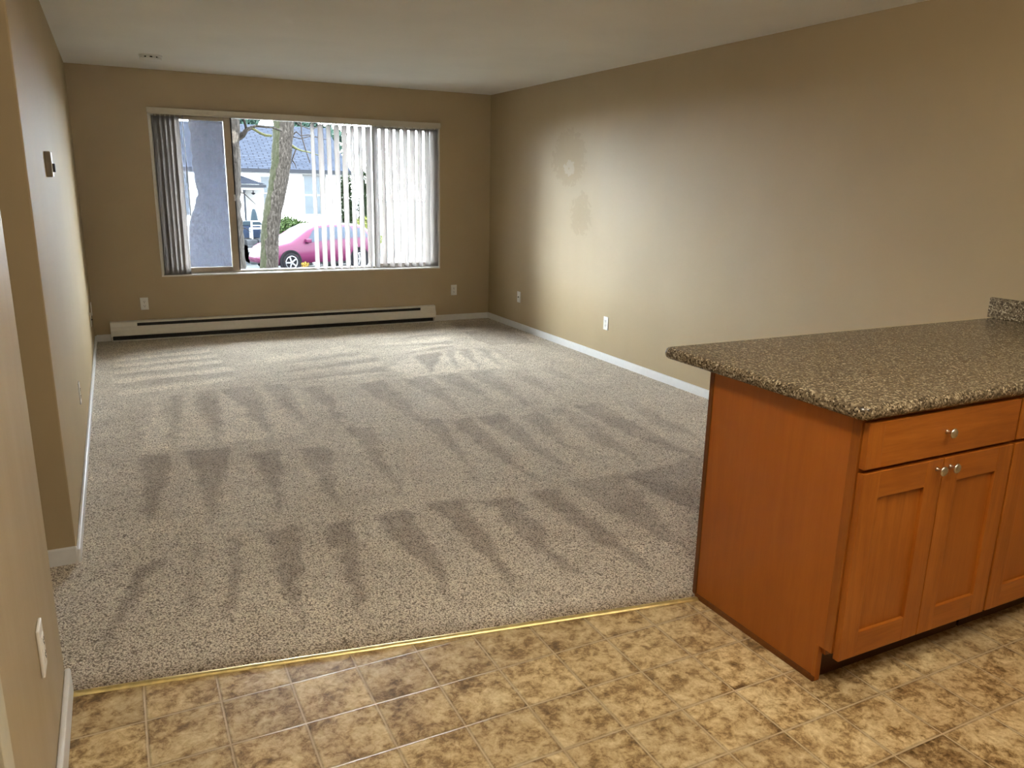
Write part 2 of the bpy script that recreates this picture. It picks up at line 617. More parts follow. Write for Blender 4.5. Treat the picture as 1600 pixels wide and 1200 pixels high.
def lathe(bm, prof, seg=24, origin=(0, 0, 0), axis=(0, 0, 1)):
    """prof: (radius, height) pairs along axis."""
    ax = Vector(axis).normalized()
    u = ax.orthogonal().normalized()
    w = ax.cross(u)
    O = Vector(origin)
    rings = []
    for r, h in prof:
        if r < 1e-5:
            rings.append([bm.verts.new(O + ax * h)])
        else:
            rings.append([bm.verts.new(O + ax * h + (u * math.cos(2 * PI * i / seg) + w * math.sin(2 * PI * i / seg)) * r) for i in range(seg)])
    for A, B in zip(rings, rings[1:]):
        for i in range(seg):
            j = (i + 1) % seg
            if len(A) == 1 and len(B) == 1:
                continue
            if len(A) == 1:
                bm.faces.new((A[0], B[i], B[j]))
            elif len(B) == 1:
                bm.faces.new((A[i], A[j], B[0]))
            else:
                bm.faces.new((A[i], A[j], B[j], B[i]))
    bmesh.ops.recalc_face_normals(bm, faces=bm.faces[:])


def tube(bm, pts, radii, seg=10, jitter=0.0):
    pts = [Vector(p) for p in pts]
    rings = []
    for i, p in enumerate(pts):
        d = (pts[min(i + 1, len(pts) - 1)] - pts[max(i - 1, 0)]).normalized()
        ref = Vector((0, 1, 0)) if abs(d.y) < 0.9 else Vector((1, 0, 0))
        u = d.cross(ref).normalized()
        w = d.cross(u)
        r = radii[i] if isinstance(radii, (list, tuple)) else radii
        rings.append([bm.verts.new(p + (u * math.cos(2 * PI * k / seg) + w * math.sin(2 * PI * k / seg)) * r * (1 + random.uniform(-jitter, jitter))) for k in range(seg)])
    for A, B in zip(rings, rings[1:]):
        for k in range(seg):
            j = (k + 1) % seg
            bm.faces.new((A[k], A[j], B[j], B[k]))
    bm.faces.new(rings[0][::-1])
    bm.faces.new(rings[-1])
    bmesh.ops.recalc_face_normals(bm, faces=bm.faces[:])


def leaves(bm, center, size, n, leaf, flat=0.0):
    """a crown of little leaf blades filling an ellipsoid, denser towards its surface"""
    cx, cy, cz = center
    for _ in range(n):
        d = Vector((random.gauss(0, 1), random.gauss(0, 1), random.gauss(0, 1))).normalized()
        r = random.uniform(0.35, 1.0) ** 0.6 * random.uniform(0.85, 1.1)
        p = Vector((cx + d.x * size[0] * r, cy + d.y * size[1] * r, cz + d.z * size[2] * r))
        a = Vector((random.gauss(0, 1), random.gauss(0, 1), random.gauss(0, 1))).normalized()
        b = a.orthogonal().normalized()
        c = a.cross(b)
        L = leaf * random.uniform(0.6, 1.3)
        vs = [bm.verts.new(p + b * L * 0.5), bm.verts.new(p + c * L * 0.22 + a * L * 0.06), bm.verts.new(p - b * L * 0.5), bm.verts.new(p - c * L * 0.22 + a * L * 0.06)]
        bm.faces.new(vs)


# ------------------------------------------------------------------ the setting: shell of the room
WX0, WX1, WZ0, WZ1 = 0.362, 3.176, 0.600, 2.100      # window opening in the far wall
TW = 0.17                                            # far wall thickness

struct(obj('floor', box(-2.3, XR + 0.2, YF - 0.2, 2.75, -0.15, 0.0), 'tile'))

bm = bmesh.new()
bx(bm, XL - 1.9, WX0, YB, YB + TW, -0.1, H)
bx(bm, WX1, XR + 0.2, YB, YB + TW, -0.1, H)
bx(bm, WX0, WX1, YB, YB + TW, -0.1, WZ0)
bx(bm, WX0, WX1, YB, YB + TW, WZ1, H)
struct(obj('wall_back', bm, 'wall_back'))
struct(obj('wall_right', box(XR, XR + 0.2, YF - 0.2, YB, -0.1, H), 'wall_right'))

# left wall: far length, its return into the hall, and the short near length
struct(obj('wall_left', box(X_HALL - 0.2, XL, Y_HALL1, YB, -0.1, H, 0.006), 'wall_left'))
struct(obj('wall_left_near', box(XL - 0.16, XL, 1.455, Y_HALL0, -0.1, H, 0.006), 'wall'))
struct(obj('wall_hall_end', box(X_HALL - 0.2, X_HALL, YF, Y_HALL1, -0.1, H), 'wall'))
struct(obj('wall_left_kitchen', box(XL - 0.16, XL - 0.015, YF, 1.37, -0.1, H), 'wall'))
struct(obj('wall_front', box(X_HALL - 0.2, XR, YF - 0.2, YF, -0.1, H), 'wall'))
struct(obj('ceiling', box(X_HALL - 0.3, XR + 0.3, YF - 0.3, YB + 0.25, H, H + 0.12), 'ceiling'))
struct(obj('trim_1', box(XL - 0.17, XL + 0.004, 1.37, 1.455, 0.0, H, 0.004), 'casing'))


# baseboards: eased top edge, one length per wall
def baseboard(name, x0, x1, y0, y1, h=0.078, round_end=0.005):
    return struct(obj(name, box(x0, x1, y0, y1, 0.0, h, round_end, 3), 'trim'))


baseboard('baseboard_right', XR - 0.014, XR, 2.07, YB)
baseboard('baseboard_back', 3.095, XR - 0.014, YB - 0.014, YB)
baseboard('baseboard_back_left', XL + 0.014, -0.118, YB - 0.014, YB)
baseboard('baseboard_left', XL, XL + 0.014, Y_HALL1 - 0.012, YB, 0.07)
baseboard('baseboard_hall', X_HALL, XL + 0.004, Y_HALL1 - 0.016, Y_HALL1, 0.082, 0.007)
baseboard('baseboard_left_near', XL, XL + 0.016, 1.456, Y_HALL0 + 0.006, 0.085, 0.007)

# ------------------------------------------------------------------ carpet
STROKES = [
    (-1, [(-0.04,3.141),(0.076,3.178),(0.011,3.044),(-0.143,2.594),(-0.186,2.502),(-0.123,2.8)]),
    (-0.7, [(0.181,3.244),(0.212,3.257),(0.126,2.781),(0.049,2.579),(0.101,2.843)]),
    (-0.85, [(0.327,3.279),(0.376,3.285),(0.284,2.709),(0.222,2.499),(0.249,2.775)]),
    (-1, [(0.447,3.296),(0.621,3.268),(0.525,2.838),(0.446,2.413),(0.443,2.636)]),
    (-1, [(0.712,3.272),(0.846,3.258),(0.707,2.565),(0.654,2.317),(0.677,2.658)]),
    (-1, [(0.938,3.224),(1.124,3.245),(1.057,2.684),(0.959,2.302),(0.995,2.596),(0.948,2.925)]),
    (-1, [(1.216,3.27),(1.391,3.244),(1.287,2.58),(1.241,2.3),(1.231,2.511),(1.239,2.976)]),
    (-0.95, [(1.477,3.223),(1.651,3.181),(1.581,2.779),(1.51,2.349),(1.465,2.625),(1.458,2.984)]),
    (-0.9, [(1.728,3.22),(1.887,3.187),(1.841,2.662),(1.8,2.217),(1.745,2.565)]),
    (-0.75, [(1.97,3.226),(2.298,3.243),(2.137,2.681),(2.031,2.279),(1.992,2.73)]),
    (-0.8, [(2.289,3.206),(2.511,3.236),(2.631,2.975),(2.372,2.656),(2.314,2.765)]),
    (-0.55, [(2.511,3.236),(2.912,3.289),(2.429,2.714),(2.473,2.966)]),
    (-0.9, [(0.002,4.54),(0.177,4.487),(0.115,4.15),(0.05,3.773),(0.002,3.467),(0.01,3.962)]),
    (-0.9, [(0.235,4.52),(0.474,4.489),(0.42,4.171),(0.332,3.714),(0.263,3.4),(0.27,4.033)]),
    (-0.85, [(0.558,4.345),(0.731,4.354),(0.646,3.848),(0.562,3.354),(0.572,3.804)]),
    (-0.8, [(0.817,4.317),(1.006,4.309),(0.892,3.74),(0.824,3.354),(0.819,3.696)]),
    (-0.75, [(1.184,4.609),(1.33,4.547),(1.23,3.927),(1.128,3.293),(1.149,3.852)]),
    (-0.75, [(1.642,4.594),(1.785,4.596),(1.683,3.967),(1.537,3.25),(1.618,3.85)]),
    (-0.7, [(1.804,4.464),(1.986,4.511),(1.913,3.93),(1.839,3.303),(1.797,3.772)]),
    (-0.7, [(2.017,4.498),(2.225,4.54),(2.151,3.893),(2.073,3.281),(2.026,3.819)]),
    (-0.55, [(2.288,4.416),(2.485,4.465),(2.328,3.817),(2.279,3.403),(2.266,3.817)]),
    (-0.6, [(2.561,4.467),(2.708,4.474),(2.647,3.957),(2.517,3.255),(2.47,3.755)]),
    (-0.7, [(2.741,4.461),(2.962,4.512),(2.922,3.929),(2.861,3.24),(2.722,3.783)]),
    (-0.5, [(3.082,4.462),(3.251,4.466),(3.097,3.486),(3.038,3.879)]),
    (0.9, [(0.144,5.793),(0.018,4.638),(0.169,4.621)]),
    (0.9, [(0.367,5.832),(0.199,4.62),(0.417,4.6)]),
    (0.9, [(0.584,5.879),(0.443,4.577),(0.719,4.573)]),
    (0.7, [(0.845,5.874),(0.745,4.51),(0.948,4.583)]),
    (0.4, [(1.051,5.728),(0.976,4.969),(1.064,4.778)]),
    (-0.5, [(0.228,5.832),(0.345,5.822),(0.197,4.733)]),
    (-0.5, [(0.399,5.857),(0.559,5.889),(0.445,4.626)]),
    (-0.5, [(0.61,5.869),(0.816,5.865),(0.733,4.567)]),
    (-0.5, [(0.883,5.879),(1.056,5.85),(0.969,4.788)]),
    (-0.6, [(1.115,5.701),(1.298,5.709),(1.184,4.609),(1.163,5.053)]),
    (-0.6, [(1.537,5.653),(1.781,5.706),(1.713,4.891),(1.661,4.09),(1.596,4.871)]),
    (-0.6, [(1.888,5.685),(2.137,5.722),(2.037,4.897),(1.971,4.518),(1.942,5.047)]),
    (-0.6, [(2.178,5.659),(2.399,5.712),(2.27,4.693),(2.224,5.124)]),
    (-0.55, [(2.439,5.647),(2.689,5.693),(2.472,4.47),(2.443,5.034)]),
    (-0.5, [(2.787,5.604),(2.948,5.639),(2.767,4.557),(2.754,5.113)]),
    (-0.4, [(3.069,5.591),(3.216,5.635),(3.16,4.698),(3.092,5.106)]),
    (0.8, [(1.95,6.065),(2.244,6.459),(2.185,5.75),(1.962,5.655)]),
    (0.9, [(2.58,6.505),(2.187,5.725),(2.421,5.751)]),
    (0.9, [(2.721,6.573),(2.426,5.749),(2.61,5.75)]),
    (0.8, [(2.865,6.517),(2.62,5.746),(2.819,5.717)]),
    (0.5, [(3.01,6.461),(2.839,5.734),(2.994,5.776)]),
    (-0.7, [(2.276,6.447),(2.569,6.509),(2.19,5.748)]),
    (-0.6, [(2.633,6.545),(2.71,6.577),(2.435,5.771)]),
    (-0.6, [(2.732,6.569),(2.866,6.579),(2.615,5.748)]),
    (-0.5, [(2.911,6.562),(3.023,6.519),(2.824,5.715)]),
    (-0.4, [(3.046,6.51),(3.113,6.484),(3.011,5.796)]),
    (0.9, [(-0.1,7.218),(0.695,7.392),(0.683,7.276),(-0.1,7.113)]),
    (-0.4, [(-0.1,7.113),(0.683,7.276),(0.671,7.164),(-0.1,7.087)]),
    (0.9, [(-0.092,6.981),(0.711,7.148),(0.696,7.013),(-0.092,6.883)]),
    (-0.4, [(-0.092,6.883),(0.696,7.013),(0.684,6.908),(-0.093,6.834)]),
    (0.9, [(-0.093,6.763),(0.718,6.894),(0.7,6.742),(-0.094,6.647)]),
    (-0.4, [(-0.094,6.647),(0.7,6.742),(0.697,6.591),(-0.095,6.557)]),
    (0.9, [(-0.095,6.469),(0.74,6.574),(0.727,6.433),(-0.096,6.342)]),
    (-0.4, [(-0.096,6.342),(0.727,6.433),(0.713,6.252),(-0.081,6.152)]),
    (0.8, [(-0.069,6.069),(0.71,6.231),(0.694,6.105),(-0.071,5.938)]),
    (0.6, [(0.032,7.443),(0.653,7.628),(0.655,7.531),(0.029,7.331)]),
    (-0.6, [(0.897,5.936),(1.935,6.121),(1.876,5.971)]),
    (0.6, [(0.887,5.877),(1.876,5.971),(1.606,5.845)]),
    (-0.6, [(1.0,6.229),(1.972,6.51),(1.919,6.337)]),
    (0.6, [(0.985,6.142),(1.939,6.329),(1.913,6.156)]),
    (-0.5, [(1.07,6.518),(1.913,6.826),(1.872,6.664)]),
    (0.6, [(1.058,6.447),(1.883,6.659),(1.956,6.516)]),
    (0.6, [(1.038,6.822),(1.84,7.105),(1.894,6.864),(1.058,6.626)]),
    (-0.6, [(2.019,6.491),(2.824,6.791),(2.778,6.678)]),
    (0.7, [(2.067,6.646),(2.814,6.862),(2.813,6.762)]),
    (-0.6, [(2.154,6.919),(2.862,6.946),(2.813,6.828)]),
    (0.7, [(2.134,7.057),(2.902,7.179),(2.862,6.98),(2.172,6.977)]),
    (-0.5, [(2.267,7.278),(2.957,7.383),(2.916,7.247)]),
    (0.5, [(2.238,7.395),(2.973,7.533),(2.944,7.388),(2.221,7.295)]),
    (-0.7, [(3.146,7.39),(3.673,7.434),(3.582,6.566),(3.131,6.606),(3.074,6.899)]),
    (-0.5, [(3.198,7.909),(3.713,7.945),(3.703,7.341),(3.175,7.458)]),
]


def y_line(x):
    return 2.389 - 0.1640 * (x - XL) if x < 1.845 else 2.062


def blur(a, n):
    for _ in range(n):
        p = np.pad(a, 1, mode='edge')
        a = (p[:-2, 1:-1] + p[2:, 1:-1] + p[1:-1, :-2] + p[1:-1, 2:] + 2 * p[1:-1, 1:-1]) / 6
    return a


def inside(px, py, poly):
    r = np.zeros(px.shape, bool)
    n = len(poly)
    for i in range(n):
        x0, y0 = poly[i]
        x1, y1 = poly[(i + 1) % n]
        if y0 == y1:
            continue
        c = (y0 > py) != (y1 > py)
        r ^= c & (px < (x1 - x0) * (py - y0) / (y1 - y0) + x0)
    return r


def make_carpet():
    nx, ny = 300, 440
    xs = np.linspace(XL + 0.002, XR - 0.002, nx)
    t = np.linspace(0, 1, ny)
    yl = np.array([y_line(x) for x in xs])
    X = np.repeat(xs[None, :], ny, 0)
    Y = yl[None, :] + (YB - 0.004 - yl[None, :]) * t[:, None]
    lean = np.zeros((ny, nx))
    rng = np.random.default_rng(3)
    # wobble the outlines a little so they read as brushed pile
    wob = blur(rng.normal(0, 1, (ny, nx)), 12)
    wob2 = blur(rng.normal(0, 1, (ny, nx)), 12)
    wob *= 0.012 / (wob.std() + 1e-9)
    wob2 *= 0.012 / (wob2.std() + 1e-9)
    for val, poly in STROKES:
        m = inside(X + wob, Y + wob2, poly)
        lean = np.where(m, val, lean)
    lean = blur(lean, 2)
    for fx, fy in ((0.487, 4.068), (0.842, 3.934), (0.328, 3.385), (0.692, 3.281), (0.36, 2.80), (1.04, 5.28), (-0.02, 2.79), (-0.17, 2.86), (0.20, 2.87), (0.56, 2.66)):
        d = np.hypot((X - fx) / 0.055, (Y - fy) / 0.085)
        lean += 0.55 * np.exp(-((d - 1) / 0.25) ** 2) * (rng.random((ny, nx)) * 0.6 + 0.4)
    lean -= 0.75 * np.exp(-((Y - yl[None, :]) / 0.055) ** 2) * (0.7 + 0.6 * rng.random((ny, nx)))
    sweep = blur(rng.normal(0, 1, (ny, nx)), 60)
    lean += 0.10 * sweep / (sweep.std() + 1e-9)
    Z = 0.013 + blur(rng.normal(0, 1, (ny, nx)), 1) * 0.0011
    e = np.clip((Y - yl[None, :]) / 0.05, 0, 1)
    Z = Z * (0.25 + 0.75 * np.sqrt(1 - (1 - e) ** 2))
    verts = np.stack([X, Y, Z], -1).reshape(-1, 3)
    idx = np.arange(nx * ny).reshape(ny, nx)
    faces = np.stack([idx[:-1, :-1], idx[:-1, 1:], idx[1:, 1:], idx[1:, :-1]], -1).reshape(-1, 4)
    # the hall piece
    hx, hy = 70, 46
    HX, HY = np.meshgrid(np.linspace(X_HALL + 0.002, XL + 0.002, hx), np.linspace(Y_HALL0 - 0.03, Y_HALL1 - 0.002, hy))
    hv = np.stack([HX, HY, 0.0125 + rng.normal(0, 0.0006, HX.shape)], -1).reshape(-1, 3)
    hi = np.arange(hx * hy).reshape(hy, hx) + len(verts)
    hf = np.stack([hi[:-1, :-1], hi[:-1, 1:], hi[1:, 1:], hi[1:, :-1]], -1).reshape(-1, 4)
    V = np.concatenate([verts, hv])
    Fc = np.concatenate([faces, hf])
    me = bpy.data.meshes.new('carpet')
    me.from_pydata(V.tolist(), [], Fc.tolist())
    at = me.attributes.new('pile_lean', 'FLOAT', 'POINT')
    at.data.foreach_set('value', np.concatenate([lean.reshape(-1), np.zeros(len(hv))]).astype(np.float32))
    me.polygons.foreach_set('use_smooth', [True] * len(me.polygons))
    me.materials.append(M['carpet'])
    o = bpy.data.objects.new('carpet', me)
    COL.objects.link(o)
    return struct(o)


make_carpet()
# wooden sub floor below the carpet beyond the vinyl
struct(obj('floor_living', box(X_HALL - 0.2, XR + 0.2, 2.75, YB + 0.1, -0.15, -0.0005), 'ground'))


# ------------------------------------------------------------------ metal strip between carpet and vinyl
def threshold():
    bm = bmesh.new()
    n = 60
    prof = [(-0.013, 0.0005), (-0.011, 0.0045), (-0.004, 0.0078), (0.004, 0.0080), (0.012, 0.0055), (0.013, 0.0005)]
    rings = []
    for i in range(n + 1):
        x = XL + 0.012 + (1.838 - XL - 0.012) * i / n
        y = y_line(x) - 0.004
        rings.append([bm.verts.new((x, y + p[0], p[1] + random.uniform(-0.0004, 0.0004))) for p in prof])
    for A, B in zip(rings, rings[1:]):
        for k in range(len(prof) - 1):
            bm.faces.new((A[k], B[k], B[k + 1], A[k + 1]))
    bm.faces.new(rings[0])
    bm.faces.new(rings[-1][::-1])
    o = obj('threshold_strip', bm, 'brass', smooth=True)
    tag(o, 'narrow worn brass strip where the beige carpet meets the stone-look vinyl floor', 'threshold strip')


threshold()


# ------------------------------------------------------------------ window
def window():
    w = struct(thing('window_1', None, None, ((WX0 + WX1) / 2, YB, WZ0)))
    y0, y1 = YB + 0.085, YB + 0.150
    # liner of the opening
    bm = bmesh.new()
    bx(bm, WX0, WX0 + 0.024, YB - 0.006, YB + 0.16, WZ0, WZ1, 0.002)
    bx(bm, WX1 - 0.012, WX1 + 0.002, YB - 0.004, YB + 0.16, WZ0, WZ1, 0.002)
    bx(bm, WX0, WX1, YB - 0.008, YB + 0.16, WZ0 - 0.004, WZ0 + 0.010, 0.002)
    obj('window_sill_trim', bm, 'alu_white', w)
    # outer frame
    bm = bmesh.new()
    a, b, c, d = WX0 + 0.024, WX1 - 0.012, WZ0 + 0.010, WZ1
    bx(bm, a, a + 0.035, y0, y1, c, d, 0.002)
    bx(bm, b - 0.035, b, y0, y1, c, d, 0.002)
    bx(bm, a, b, y0, y1, c, c + 0.022, 0.002)
    bx(bm, a, b, y0, y1, d - 0.032, d, 0.002)
    bx(bm, 2.462, 2.476, y0 - 0.004, y1, c, d, 0.002)
    obj('window_frame', bm, 'alu_white', w)

    def sash(x0, x1, ya, yb, sl, sr, tb, mat, name='sash'):
        bm = bmesh.new()
        z0, z1 = c + 0.012, d - 0.022
        bx(bm, x0, x0 + sl, ya, yb, z0, z1, 0.004)
        bx(bm, x1 - sr, x1, ya, yb, z0, z1, 0.004)
        bx(bm, x0 + sl, x1 - sr, ya + 0.004, yb - 0.004, z0, z0 + tb, 0.003)
        bx(bm, x0 + sl, x1 - sr, ya + 0.004, yb - 0.004, z1 - tb, z1, 0.003)
        s = obj(name, bm, mat, w)
        obj('window_pane', box(x0 + sl, x1 - sr, (ya + yb) / 2 - 0.002, (ya + yb) / 2 + 0.002, z0 + tb, z1 - tb), 'glass', s)
        return s
    s1 = sash(a + 0.030, 1.078, y0 - 0.012, y0 + 0.028, 0.045, 0.064, 0.045, 'alu')
    obj('sash_latch', box(1.066, 1.082, y0 - 0.024, y0 - 0.010, 1.30, 1.36, 0.003), 'alu_white', s1)
    s3 = sash(2.476, b - 0.02, y0 + 0.002, y0 + 0.030, 0.055, 0.045, 0.040, 'alu_white')
    obj('window_pane', box(1.070, 2.470, y0 + 0.046, y0 + 0.050, c + 0.02, d - 0.03), 'glass', w)
    # dark meeting edges beside the sashes
    obj('window_gasket', box(1.078, 1.090, y0 - 0.004, y0 + 0.04, c + 0.02, d - 0.03), 'dark', w)
    # insect screen outside the left sash
    bm = box(a + 0.035, 1.070, y1 - 0.012, y1 - 0.0105, c + 0.025, d - 0.035)
    obj('insect_screen', bm, 'screen', w)


window()


# ------------------------------------------------------------------ vertical blind
def blind():
    t = thing('vertical_blind', 'vertical blind of off-white vinyl slats hung across the wide living room window', 'blind', ((WX0 + WX1) / 2, YB - 0.01, 2.06))
    bm = bmesh.new()
    bx(bm, WX0 - 0.004, WX1 + 0.002, YB - 0.034, YB + 0.012, 2.072, 2.118, 0.004)
    bx(bm, WX0, WX1, YB - 0.030, YB - 0.008, 2.062, 2.074, 0.002)
    obj('head_rail', bm, 'rail', t)
    zt, zb = 2.052, 0.622

    def slat(x, ang, seed, w=0.089, ztop=zt, zbot=zb, cy=YB + 0.030):
        bm = bmesh.new()
        n, m = 8, 14
        ca, sa = math.cos(ang), math.sin(ang)
        rr = random.Random(seed)
        ph = rr.uniform(0, 6)
        grid = []
        for j in range(m + 1):
            f = j / m
            z = ztop + (zbot - ztop) * f
            row = []
            tw = ang + 0.05 * math.sin(ph + f * 2.5)
            ca, sa = math.cos(tw), math.sin(tw)
            for i in range(n + 1):
                u = (i / n - 0.5) * w
                v = 0.006 * (1 - (2 * i / n - 1) ** 2)
                row.append(bm.verts.new((x + u * ca - v * sa, cy + u * sa + v * ca, z)))
            grid.append(row)
        for j in range(m):
            for i in range(n):
                bm.faces.new((grid[j][i], grid[j][i + 1], grid[j + 1][i + 1], grid[j + 1][i]))
        bmesh.ops.solidify(bm, geom=bm.faces[:], thickness=0.0012)
        s = obj('slat', bm, 'slat', t, smooth=True)
        # carrier clip at the top of the slat
        obj('slat_clip', box(x - 0.006, x + 0.006, cy - 0.004, cy + 0.004, ztop - 0.004, 2.066, 0.001), 'rail', s)
        return s
    n = 17
    for i in range(n):
        x = 1.842 + (3.125 - 1.842) * i / (n - 1)
        ang = math.radians(-71 + 2.5 * math.sin(i * 2.1))
        if i == 0:
            ang = math.radians(-76)
        if i == n - 1:
            ang = math.radians(-14)
            x -= 0.002
        slat(x, ang, i)
    # gathered slats at the left end
    k = 5
    for i in range(k):
        x = 0.428 + (0.592 - 0.428) * i / (k - 1)
        slat(x, math.radians(-18 + 9 * math.sin(i * 1.9)), 40 + i, 0.070, zt, 0.606, YB + 0.022)
    # tilt wand
    bm = bmesh.new()
    tube(bm, [(0.652, YB - 0.012, 2.066), (0.655, YB - 0.012, 1.70), (0.660, YB - 0.010, 1.16)], 0.0042, 8)
    obj('tilt_wand', bm, 'wand', t, smooth=True)


blind()


# ------------------------------------------------------------------ baseboard heater
def heater():
    x0, x1 = -0.115, 3.098
    t = thing('baseboard_heater', 'long cream electric baseboard heater on the wall under the window', 'heater', ((x0 + x1) / 2, YB, 0.013))
    Y = lambda d: YB - d
    prof = [(Y(0.0005), 0.014), (Y(0.006), 0.014), (Y(0.006), 0.186), (Y(0.044), 0.184), (Y(0.050), 0.178), (Y(0.050), 0.186), (Y(0.044), 0.193), (Y(0.0005), 0.197)]
    bm = bmesh.new()
    extrude_profile(bm, prof, 'x', x0, x1)
    obj('back_panel', bm, 'heater', t)
    fp = [(Y(0.048), 0.150), (Y(0.054), 0.150), (Y(0.070), 0.116), (Y(0.072), 0.072), (Y(0.066), 0.064), (Y(0.062), 0.066), (Y(0.068), 0.074), (Y(0.066), 0.114)]
    bm = bmesh.new()
    extrude_profile(bm, fp, 'x', x0 + 0.012, x1 - 0.012)
    obj('front_panel', bm, 'heater', t)
    lip = [(Y(0.006), 0.014), (Y(0.066), 0.014), (Y(0.068), 0.023), (Y(0.065), 0.023), (Y(0.063), 0.017), (Y(0.006), 0.017)]
    bm = bmesh.new()
    extrude_profile(bm, lip, 'x', x0 + 0.01, x1 - 0.01)
    obj('bottom_lip', bm, 'heater', t)
    bm = bmesh.new()
    bx(bm, x0 + 0.1, x1 - 0.1, Y(0.052), Y(0.010), 0.085, 0.093)
    for i in range(150):
        x = x0 + 0.12 + i * (x1 - x0 - 0.24) / 149
        bx(bm, x, x + 0.0012, Y(0.050), Y(0.012), 0.055, 0.125)
    bx(bm, x0 + 0.01, x1 - 0.01, Y(0.010), Y(0.0065), 0.018, 0.18)
    obj('heating_element', bm, 'fins', t)
    for s, xa, xb, xe in ((0, x0 - 0.002, x0 + 0.012, x0 + 0.225), (1, x1 - 0.012, x1 + 0.002, x1 - 0.170)):
        bm = bmesh.new()
        outline = [(Y(0.0005), 0.013), (Y(0.062), 0.016), (Y(0.074), 0.062), (Y(0.073), 0.118), (Y(0.057), 0.154), (Y(0.052), 0.188), (Y(0.044), 0.195), (Y(0.0005), 0.199)]
        # each end box: side plate and the cover over the end of the slot; below the panel it stays open
        side = [(Y(0.0005), 0.056), (Y(0.073), 0.060)] + outline[2:]
        extrude_profile(bm, side, 'x', xa, xb)
        cov = [(Y(0.049), 0.146), (Y(0.0545), 0.146), (Y(0.052), 0.182), (Y(0.047), 0.182)]
        extrude_profile(bm, cov, 'x', min(xe, xb), max(xe, xb))
        bx(bm, min(xa, xb) + 0.002, max(xa, xb) - 0.002, Y(0.05), Y(0.001), 0.014, 0.05)
        obj('end_cap', bm, 'heater', t)


heater()


# ------------------------------------------------------------------ outlets and plates (local: plate in x/z, front towards -y)
def plate_mesh():
    return box(-0.035, 0.035, -0.0055, 0.0, -0.058, 0.058, 0.003, 2)


def duplex(name, label, loc, rotz):
    t = thing(name, label, 'outlet', loc, rotz, 'wall outlets of the living room')
    obj('cover_plate', plate_mesh(), 'plate', t, local=True)
    for sz in (-1, 1):
        bm = bmesh.new()
        pts = []
        for i in range(24):
            a = 2 * PI * i / 24
            pts.append((0.0165 * math.cos(a), max(-0.0125, min(0.0125, 0.0165 * math.sin(a))) + sz * 0.0195))
        extrude_profile(bm, pts, 'y', -0.0075, -0.003)
        r = obj('receptacle', bm, 'plate', t, local=True)
        bm = bmesh.new()
        z = sz * 0.0195
        bx(bm, -0.0080, -0.0055, -0.0082, -0.0070, z - 0.002, z + 0.008)
        bx(bm, 0.0055, 0.0080, -0.0082, -0.0070, z - 0.001, z + 0.007)
        bx(bm, -0.0028, 0.0028, -0.0082, -0.0070, z - 0.0105, z - 0.005)
        obj('slots', bm, 'dark', r)
    bm = bmesh.new()
    lathe(bm, [(0.0, -0.0075), (0.003, -0.0070), (0.003, -0.003)], 12, (0, 0, 0), (0, 1, 0))
    obj('screw', bm, 'nickel', t, local=True)
    return t


def jack(name, label, loc, rotz):
    t = thing(name, label, 'wall plate', loc, rotz, 'cable plates of the living room')
    obj('cover_plate', plate_mesh(), 'plate', t, local=True)
    bm = bmesh.new()
    lathe(bm, [(0.0, -0.016), (0.0048, -0.016), (0.0048, -0.008), (0.0075, -0.008), (0.0075, -0.004)], 12, (0, 0, 0), (0, 1, 0))
    obj('connector', bm, 'dark', t, local=True)
    for z in (-0.042, 0.042):
        bm = bmesh.new()
        lathe(bm, [(0.0, -0.0070), (0.003, -0.0066), (0.003, -0.003)], 12, (0, 0, z), (0, 1, 0))
        obj('screw', bm, 'nickel', t, local=True)
    return t


def move_copy(src, label, loc, rotz):
    c = copy_tree(src)
    c.location = loc
    c.rotation_euler = (0, 0, rotz)
    c['label'] = label
    return c




d0 = duplex('wall_outlet', 'white duplex outlet on the window wall above the left end of the heater', (0.190, YB, 0.349), 0)
move_copy(d0, 'white duplex outlet on the window wall right of the heater, near the far right corner', (3.342, YB, 0.351), 0)
move_copy(d0, 'white duplex outlet on the right wall midway between far corner and counter', (XR, 5.653, 0.345), -PI / 2)
move_copy(d0, 'white outlet on the left wall just above the baseboard, seen almost edge-on', (XL, 4.70, 0.360), PI / 2)
move_copy(d0, 'white outlet deep in the far left corner of the left wall, behind the cable plate', (XL, 7.885, 0.352), PI / 2)
j0 = jack('cable_plate', 'white cable jack plate with dark centre on the right wall near the far corner', (XR, 7.328, 0.354), -PI / 2)
move_copy(j0, 'white cable jack plate on the left wall close to the far corner, below another plate', (XL, 7.505, 0.315), PI / 2)

# the near plate on the short wall: two rocker switches' style duplex with a thicker edge
t = thing('near_wall_plate', 'white outlet plate in the left foreground low on the short beige wall', 'wall plate', (XL, 1.972, 0.402), PI / 2)
obj('cover_plate', box(-0.036, 0.036, -0.008, 0.0, -0.062, 0.062, 0.004, 3), 'plate', t, local=True)
bm = box(-0.0165, 0.0165, -0.0105, -0.006, -0.034, 0.034, 0.002, 2)
ins = obj('outlet_insert', bm, 'plate', t, local=True)
bm = bmesh.new()
for z in (-0.018, 0.018):
    bx(bm, -0.0075, -0.0052, -0.0112, -0.0100, z - 0.002, z + 0.007)
    bx(bm, 0.0052, 0.0075, -0.0112, -0.0100, z - 0.002, z + 0.007)
    bx(bm, -0.0025, 0.0025, -0.0112, -0.0100, z - 0.010, z - 0.005)
obj('slots', bm, 'dark', ins)

